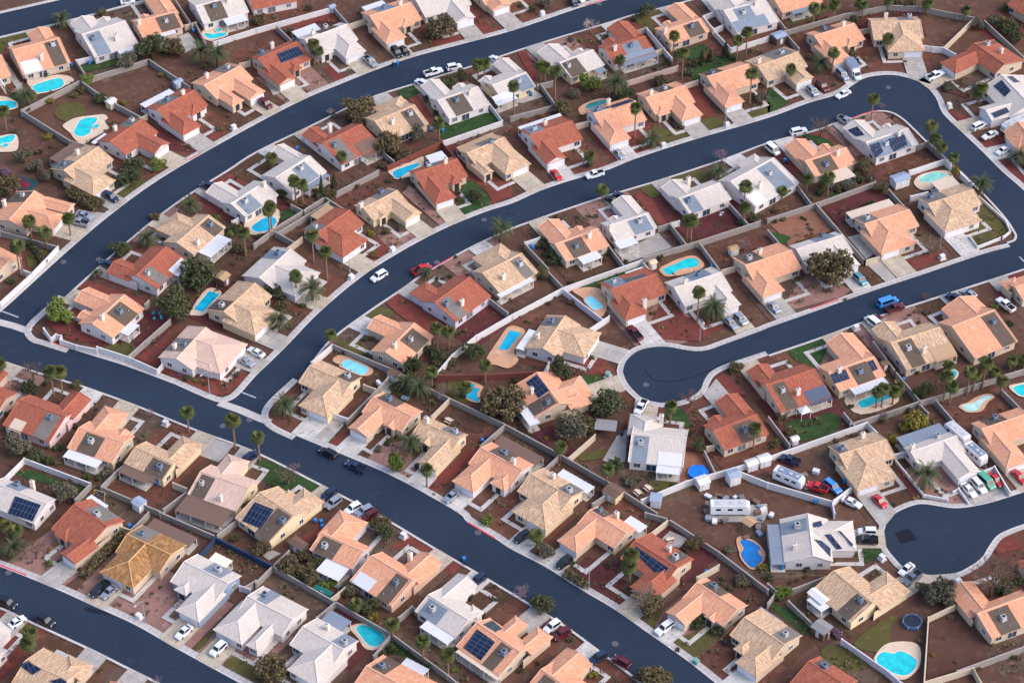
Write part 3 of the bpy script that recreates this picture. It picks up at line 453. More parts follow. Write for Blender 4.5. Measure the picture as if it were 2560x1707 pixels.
DATA_MISC = """\
w g A 195,1010 735,738 1360,545
w g A 735,738 870,835 1075,960 1285,1070
w g A 1365,545 1740,795
w w A 700,552 840,520
w g A 700,560 775,670
w g A 195,1015 640,1290 795,1335
w g A 1610,0 1765,235
w c A 1700,232 1800,205
w g A 1795,215 1885,390
w w A 1960,385 2350,262 B 710,65
w g B 710,65 845,218
w c B 845,228 1012,172
w g B 190,240 325,370
w c A 2200,585 2295,560
w c A 1280,1085 1345,1055
w w B 2130,930 2262,1108 1722,1295
w r B 1205,1525 1700,1302 1845,1455
w g B 1160,1390 1265,1475
w g C 235,778 372,745
w g C 268,775 392,948
w g C -10,1070 392,965
w g F 1125,-5 735,195
w g F 632,240 165,530 -20,670
w g F 670,283 205,562
w g F 632,240 795,345
w g F 450,372 325,310
w g F 180,560 345,652
w c F 262,725 422,610
w w C 1232,252 1470,535
w c C 1312,472 1395,440
w k C 1060,745 1520,605
w c C 1592,772 1705,737
w c C 590,1142 702,1110
w g C 1140,285 1235,252
w w C 1752,148 1865,105
w w C 1752,150 1850,265 1935,232
w w C 1862,290 2010,442 2350,338
w g D 0,332 150,287 700,130 1100,50 1400,62 1740,130 1890,160
w c D 1890,168 1620,432
w g D 1990,192 2350,525
w w D 1435,420 1520,432 1612,437 1722,497
w g D 60,122 162,262
w g D 160,302 285,445
w c D 832,280 930,258
w g D 1375,1335 1465,1300 1635,1455
w w D 1300,1566 1622,1462 1682,1522
w g H 170,0 395,295
w g H 0,440 460,292 985,102
w g H 440,302 690,590
w g H 0,545 120,682
w g H 1112,172 1340,425
w g H 690,592 892,822
w c H 892,822 1022,787
w w H 1312,232 1465,195
w w H 1772,20 1872,122
w g G 1210,795 1480,712 1720,642 2280,460
w g G 1457,490 1600,672
w g G 1350,512 1457,480
w w G 1457,478 1535,460
w g G 1997,300 2172,492
w g G 1722,660 1912,915
w w J 1660,285 1800,120 F 2020,1512 2350,1320 G 470,1072 1190,818 1258,905
w l G 475,1088 832,1362
w w G 720,1445 892,1332
w g G 340,932 470,1068
w g G 120,668 332,895
w w G 120,655 252,612
w g G 870,662 1022,862
w c G 1912,915 2045,877
w g F 2080,1122 2312,1302
w w E 0,1205 290,942 530,692
w g E 0,552 520,692
w w E 190,900 290,938
w c E 1330,1225 1365,1190
w w E 2130,462 2185,432
w g I 1185,125 1330,-5 E 1560,1362
w w E 400,1442 465,1530 512,1497 562,1512 552,1548 700,1600 I 890,68
w w I 890,45 1190,142 1440,255 1490,202
w w J 510,185 692,30
w g J 700,22 1272,258
w g J 1272,262 1062,490 835,715
w w J 728,662 836,702
w c J 990,392 1092,432
w g J 1282,268 1680,472 2270,748 K 430,1022 930,1312 1330,1568
w c J 1772,522 1610,682
w g J 2280,762 2062,952
w r J 1660,308 2080,302 K 222,275
w w K 298,272 340,190
w c K 522,1062 762,852
w g K 430,1042 300,1165
w w K 1190,1447 1600,1277 2032,1157 2350,1057 L 910,738 1002,832
w w K 2080,1185 2350,1292 L 590,1462 762,1335
w g K 1770,1005 1862,1192
w c K 1790,962 1855,947
w g O 1225,0 1442,62 1900,362 2350,705
w c O 1442,62 1262,202
w c O 1700,592 1900,482
w g K 740,1482 862,1402
w g L 700,652 792,762
w g L 760,752 1170,622 1400,542 1680,462 2080,332 2350,252
w g L 1172,272 1412,562
w g L 970,0 1172,272
w g L 1392,572 1472,652
w g L 1540,532 1702,722
w g L 2140,432 2350,642
w w L 1170,1032 1245,1010
w w L 1952,1192 2082,1142 2222,1372
w l L 590,1465 612,1568
w g L 10,692 200,942
w w I 0,1285 220,1068 820,1292
w g I 832,1297 690,1442
w g I 930,1322 1050,1202 1155,1112
w g I 930,1328 1500,1568 M 1470,0 1982,218
w g I 1500,1532 1702,1382
w c I 1590,1292 1712,1342
w g M 1982,218 2182,62
w n M 1842,382 1978,228 2350,412 N 140,482
w g N 0,642 152,492 302,352
w g N 152,492 732,822 1242,1112 1762,1492 1850,1566
w g N 560,962 732,818
w g N 1080,1312 1242,1115
w g N 1310,962 1432,862 1467,892
w c N 690,792 922,602
w g M 2250,682 2350,622
w l M 2200,672 2292,702
w c M 1100,127 1202,162
w g M 1210,152 1362,0
w g P 0,652 80,722 0,832
w g P 230,702 522,592
w g P 190,812 420,1032 560,1110
w l P 680,1162 1100,1452 1232,1566
w c P 1435,1568 1475,962 1712,852
w g P 1742,1452 2350,1232
w c P 1440,1555 1882,1422 1962,1568
f w L 1180,1090 1430,1400
f w L 1442,1402 1650,1442
f w L 1702,1372 1750,1342 1842,1472
f w H 1852,597 1925,692 2130,612
f w H 2160,602 2225,550 2182,452 1940,232
p a t A 240,745 330,740 520,690 660,715 650,770 380,860 330,860 ; A 310,792 520,725 582,750 560,808 380,855 322,838
p a t A 1870,280 1960,255 2080,260 2110,300 1970,375 1890,370 1850,330 ; A 1880,312 1960,318 2060,305 2075,330 1960,362 1900,350
p a t A -60,900 40,890 130,925 165,960 150,1000 0,1030 -60,1030 ; A -60,940 0,935 90,930 150,950 140,990 60,1008 -60,1015
p a t A 575,1160 640,1110 700,1085 790,1070 880,1060 960,1055 990,1090 960,1120 1000,1180 930,1230 860,1270 760,1330 680,1275 640,1220 ; A 680,1210 710,1150 735,1110 790,1090 880,1085 888,1115 840,1170 825,1225 760,1258 700,1248
p a t A -60,1280 60,1240 150,1240 170,1330 140,1390 0,1400 -60,1400 ; A -60,1300 20,1265 110,1245 140,1265 100,1310 30,1320 -60,1340
p b t E 1745,1300 1900,1085 2040,1130 1900,1310 1790,1330 ; E 1778,1275 1920,1108 2015,1138 1865,1302
p b t F -110,480 0,330 150,340 215,370 215,450 150,550 20,585 -60,580 ; F -40,520 20,470 70,440 140,425 185,450 180,495 110,550 0,565
p b t B 1230,1560 1440,1480 1530,1440 1540,1520 1480,1600 1330,1640 1240,1610 ; B 1280,1568 1470,1505 1495,1525 F 1395,20 1300,75 1255,35
p c o J 705,180 790,125 1070,250 1000,320 850,240 ; J 778,215 820,170 890,178 1020,240 1028,270 970,310 800,238
p c o G 555,1105 640,1075 800,1085 870,1200 860,1300 800,1350 740,1280 660,1180 ; G 670,1195 700,1160 740,1158 830,1235 832,1255 780,1280 740,1270
p a o G 1350,905 1420,860 1560,800 1680,785 1760,850 1740,900 1600,950 1440,975 1380,950 ; G 1385,905 1430,885 1520,850 1590,815 1680,808 1712,850 1690,885 1540,910 1470,955 1410,948
p b o K -250,190 -120,-20 -20,-140 110,-110 100,-40 20,90 60,170 -30,245 -150,215 ; K -128,73 -18,-103 84,-72 -40,84
p d o C 610,1000 700,940 820,905 880,920 860,950 800,985 700,1030 640,1060 ; C 672,980 720,950 800,930 862,918 880,935 840,960 760,990 690,1003
p e t H 1340,100 1400,40 1520,10 1640,0 1700,40 1680,80 1560,110 1500,170 1420,180 1360,150 ; H 1380,90 1430,50 1520,18 1600,25 1645,50 1560,85 1490,110 1420,105
p b o J 1860,420 1940,360 2080,410 2060,470 2040,560 1930,530 ; J 1880,410 1945,385 2000,395 2010,425 2055,440 2030,480 2045,555 1960,530 1910,500
p a t L 705,510 1050,390 1200,550 850,670 ; L 825,570 850,545 960,500 1090,490 1105,525 960,580 870,612
p f o L 1745,600 1830,560 1930,500 2030,480 2080,510 2020,560 1960,640 1850,650 ; L 1772,595 1850,570 1920,545 1975,500 2050,500 2060,515 1980,555 1930,630 1830,642
p a t L 2210,410 2330,380 2450,360 2450,520 2340,510 2270,480 ; L 2250,425 2340,395 2450,380 2450,500 2340,500 2290,480
p a t N 860,1060 960,1020 1080,1040 1220,1160 1110,1260 1000,1250 940,1160 ; N 920,1075 960,1040 1010,1045 1100,1075 1182,1160 1110,1230 1040,1225 980,1160
p a t P 980,1320 1110,1200 1370,1210 1395,1400 1290,1520 1180,1525 1000,1380 ; P 1000,1330 1060,1285 1150,1300 1200,1280 1280,1300 1365,1370 1320,1470 1230,1500 1110,1460 1010,1390
p g o O 2060,250 2130,225 2260,290 2330,400 2250,520 2170,510 2090,380 ; O 2092,270 2140,255 2210,275 2280,330 2260,370 2300,440 2210,515 2130,450 2100,380 2125,335
p a t L 1650,290 1700,250 1750,290 1720,350 1660,340 ; L 1668,300 1700,265 1735,290 1715,330 1680,325
g red B 610,625 690,590 850,715 740,770 
g red B 1395,905 1480,870 1640,1100 1560,1150
g red A 2230,260 B 230,265 700,100 830,215 560,200 330,290
g red C 50,485 130,460 232,700 190,745
g red C 1610,800 1690,780 1880,1060 1740,1090
g red F 980,805 1060,690 1110,600 1240,720 1060,870
g drd G 1280,255 1370,200 1535,450 1425,490
g red G 1180,180 1280,255 1425,490 1350,500 1120,230
g drd G 1490,510 1740,500 2010,345 2110,430 1640,650
g drd H 480,305 990,120 1110,260 700,385 745,440 650,510
g red H 1260,830 1390,790 1570,730 1560,830 1330,915
g red G 1270,1400 1400,1140 1590,1340 1960,1420 1720,1568 1380,1540
g red F 1180,1200 1310,1115 1740,1425 1560,1500 1270,1290
g red E 690,1075 790,1010 1345,1190 1300,1250 1000,1140
g red E 395,1375 700,1250 990,1568 700,1568 560,1520
g red K 520,200 830,130 945,290 650,305
g red K 1870,345 1930,285 2180,500 2000,480
g drd K 140,830 420,750 560,1000 540,1050 430,1020
g red I 1450,262 1500,232 1800,350 2260,300 2260,330 2100,480 1960,495
g red I 1240,150 1560,-40 1640,0 1450,220
g red N 1230,330 1400,200 1670,340 1490,370
g red N 1700,500 1820,425 1910,480 1780,580
g drd O 585,510 700,400 1000,480 1060,800 950,890 700,700
g red L 1180,1090 1430,1400 1340,1440 1200,1250
g red D 1640,1010 1890,1085 1790,1145
g red F 1920,80 1990,40 2110,15 2350,135 2350,235 2180,300 2090,150
g pnk F 1340,205 1410,130 1760,480 1690,505
g pnk F 1110,600 1480,545 1500,590 1250,735
g pnk J 1000,1110 1110,960 1400,900 1460,1200 1400,1300
g red J 660,940 870,760 870,870 740,985
g red J 1530,1360 1760,1150 1990,960 2060,985 1640,1420
g pnk H 170,1190 300,1000 400,930 760,1090 700,1150 210,1280
g drd A 870,1290 1310,1090 1680,1300 1820,1385 1770,1400
g red A 1910,1250 1990,1190 2060,1250 1950,1300
g org H 0,480 300,390 460,335 650,570 480,570 190,690 130,600
g grn H 30,570 210,610 120,670
g grn B 1310,865 1340,810 1475,770 1515,830 1410,905
g grn B 1730,1130 2130,1040 2230,1110 1740,1275
g grn F 1855,360 1900,140 2000,100 2150,300 1905,415
g grn G 560,1090 1040,910 1180,862 1030,960 690,1090
g grn K 640,315 930,320 955,360 770,430
g grn K 1390,665 1550,600 1645,790 1480,725
g grn L 190,72 460,-40 540,60 430,260 290,195
g grn J 40,1075 590,1325 500,1370 170,1395 70,1235
g grn L 155,790 200,725 430,705 520,655 620,662 670,740 600,830 450,880 330,910 240,890
g olv A 500,1030 550,960 640,940 740,955 785,1010 760,1070 680,1110 590,1115 520,1080
g olv A -50,380 240,300 250,370 60,430 0,520
g olv G 1180,165 1300,115 1370,200 1270,248
g olv G 1460,65 1600,10 1740,0 1790,55 1720,110
g olv F 1010,1340 1120,1250 1270,1300 1170,1360
g olv C 1280,1155 1400,1190 1580,1200 1655,1275 1420,1345
g olv C 2130,1035 2350,935 2350,1055 2190,1100
g olv C 1740,1105 1880,1080 1960,1160 1800,1225
g grn C 1650,600 1990,500 2010,570 1690,745
g grn C 1620,445 1760,410 1790,480 1640,555
g olv H 1950,335 2050,315 2210,480 2200,560 1910,680 1850,595
g olv E 1060,205 1240,95 1335,110 1135,265
g olv E 240,810 300,750 440,740 290,900
g olv O 1440,1205 1870,1050 1930,1130 1640,1350
g olv O 1190,1055 1400,880 1330,1000 1290,1115
g grn P 780,505 870,410 860,320 1010,320 1085,385
g grn P 20,855 100,850 430,1030 370,1130 170,990
g olv P 785,1200 1100,960 1195,975 1130,1050 1110,1200 985,1280
g olv P 480,1290 640,1225 930,1400 680,1470
g olv M 1790,1250 1960,1065 1900,1200 1810,1270
g olv M 2060,1410 2180,1315 2350,1400 2350,1540
g grn I 150,1225 300,1185 600,1290 800,1330 680,1370
g olv J 720,10 900,0 1045,65 1040,140
g olv J 1760,370 1900,350 2060,425 1920,560 1790,500
g olv K 1260,1275 1450,1265 1500,1310 1335,1380
g olv K 630,1040 830,990 850,1060 640,1095
g grn D 20,800 190,925 90,1000 0,1035
g grn D 310,1235 520,1270 610,1340 480,1335
g grn H 560,210 800,110 880,80 760,170 600,240
g grn F 215,395 310,350 385,380 245,460
g olv I 960,60 1130,15 1250,55 1190,130
g olv C 1100,150 1330,60 1420,90 1300,180 1310,300 1200,250
g grn A 90,860 210,840 250,890 140,920
g olv D 150,220 330,150 430,60 560,60 540,110 250,230
g grn A 780,560 1040,540 1260,520 1290,545 1000,620 770,660
g drk J 1640,680 1790,540 1900,560 2130,700 2080,830 2020,840
g drk J 720,1400 1000,1240 1180,1240 1180,1500
g grn N 1090,1310 1240,1130 1500,1290 1480,1340 1230,1300
g slb B 1940,1090 2135,1022 2155,1080 1990,1128
g slb B 2045,1140 2200,1090 2240,1105 2065,1168
g con H 730,610 860,575 1000,750 900,810
g con A 1620,345 1730,300 1840,430 1690,490
g con H 900,855 1060,800 1260,830 1370,930 1080,1020
g con A 0,590 0,590 60,570 225,820 190,870
g con B 0,600 0,540 230,850 160,880
g con L 1850,1330 1960,1200 2090,1170 2220,1380 1900,1480
g con C 2110,60 2170,50 2200,120 2130,130
g con C 0,940 200,820 290,890 100,950
g con C 1280,340 1400,470 1340,470 1240,290
g con J 530,880 720,700 830,740 640,950
g con I 1820,1040 1980,880 2150,950 2010,1110
g con J 1120,460 1240,370 1290,420 1230,480
g con O 960,880 1180,910 1260,920 1110,980 970,890
g con E 590,530 720,360 960,390 760,570
g red N 380,250 520,170 560,100 620,160 500,280 400,330
g pnk A 100,850 200,750 220,750 180,850
g con O 1790,0 1800,90 2060,90 2300,95 2350,20 2340,-80 2240,-70 1850,-60
g tea E 165,40 360,108 275,185 120,165
g mar E 135,95 190,60 295,125 225,180
g org K 1580,1010 1750,1020 1850,1190 1530,1310 1510,1260
g drk D 1620,700 1700,720 1930,830 1820,900 1580,830
g red P 2080,330 2160,230 2230,210 2340,330 2100,390
g drk P 1490,960 1700,870 1990,1190 2060,1240 1890,1410 1460,1520
g con N 890,640 950,570 1085,650 1030,740
g con N 60,400 130,340 230,380 120,440
g con O 1350,270 1450,170 1610,240 1540,330
g con K 960,870 1060,800 1040,1100 950,1130 830,1090
g con G 990,765 1340,570 1470,705 1210,790 1020,860
s w c A 1025,985 2.6 2.2 2.2 A7
s b n D 95,385 3.6 3.2 2.4 C9
s b w H 1205,130 4.6 3.2 2.6 H2
s t w G 2030,765 2.4 2.0 2.1 G7
s c c G 1290,890 1.8 1.8 2.0 G5
s y b K 860,830 5.0 3.6 2.4 K2
s w w K 1745,1330 2.8 2.8 2.3 L2
s b w K 2028,1285 3.0 2.8 2.8 L2
s b w K 1320,1490 2.6 2.8 2.3 K2
s w w K 2195,1165 2.8 2.2 2.2 L2
s w w K 2310,1125 3.0 2.4 2.2 L2
s n c K 930,1430 4.0 3.6 2.4 K6
s n y N 395,345 4.0 2.6 2.2 N1
s b w I 1285,1530 2.6 2.6 2.3 I7
s t n E 2050,1030 3.0 3.0 2.4 E6
s y n P 490,1110 3.6 3.4 2.2 O4
s n w J 1270,345 2.8 2.4 2.2 J2
s w w L 240,935 1.8 1.6 1.8 L2
s w c P 455,850 4.6 2.6 3.0 P2
s b b B 700,110 1.8 1.6 2.0 B3
s n r L 1060,250 1.8 1.8 2.0 L1
s g g N 620,760 4.4 1.2 1.6 N2
s b b A 1635,800 2.6 1.8 2.0 A6
s t t O 2170,150 2.6 2.4 2.4 O3
s y y L 1225,280 1.6 1.2 1.6 H4
b b A 822,580
b b A 655,600
b b A 1775,288
b b B 780,168
b b B 377,1368
b n B 1260,598
b b B 1300,582
b b B 1612,1192
b b B 1716,1205
b b C 175,868
b b G 178,695
b b G 190,710
b b G 1835,880
b b I 1450,1297
b n J 1320,268
b b J 2080,912
b n J 2110,890
b b L 700,1282
b b L 435,1468
b n L 455,1455
b b L 1250,352
b b N 600,90
b b N 610,135
b b N 1910,432
b n N 1925,468
b b N 545,80
b b O 1785,552
b b M 1190,128
b b M 1232,148
b n M 1268,105
b b D 155,1475
b n D 175,1490
b b D 800,575
b n D 820,560
b b P 130,510
b n J 800,105
b n A 235,745
b n K 1010,845
b n O 1962,1205
u w A 2145,1170
u w C 280,125
u w C 1390,1335
u w C 1975,1148
u w F 1255,722
u w F 875,975
u w D 1665,970
u w H 1600,792
u w H 810,1438
u w I 1520,747
u w M 1275,955
u w N 1355,212
u w P 1047,415
u g K 880,302
u g O 1690,1372
u w P 1745,635
l F 865,975 850,800
l I 1925,480 1905,270
l M 1335,1022 1322,935
l O 705,712 705,510
l G 1722,1562 1720,1320
l C 1957,1192 1957,970
l H 1575,720 1575,600
h o 2.2 E 640,190 780,270 920,340
h o 1.2 M 760,590 900,440 1010,330 1150,200
h o 1.1 O 480,560 600,620 700,690
h d 0.9 E 260,640 330,720 410,850
h d 0.9 G 270,640 340,720 410,850
m C 800,38
m D 1105,805
m E 905,812
m E 583,838
m F 2095,450
m F 1660,840
m I 2045,773
m I 2290,718
m I 467,45
m N 2038,187
m O 947,1207
m K 1230,395
m M 80,552
m H 530,1240
r A 1700,1490 1880,1388
r C 670,52 850,0
r D 770,1087 870,1050 1010,1015
r F 1615,897 1800,793
r H 390,1267 650,1180
r M 0,485 245,578
r N 1945,93 2190,238
r I 430,-10 630,58
s E 20,1290 170,1345
s I 2220,465 2350,515
s H 2310,790 2350,835
""".strip().split("\n")
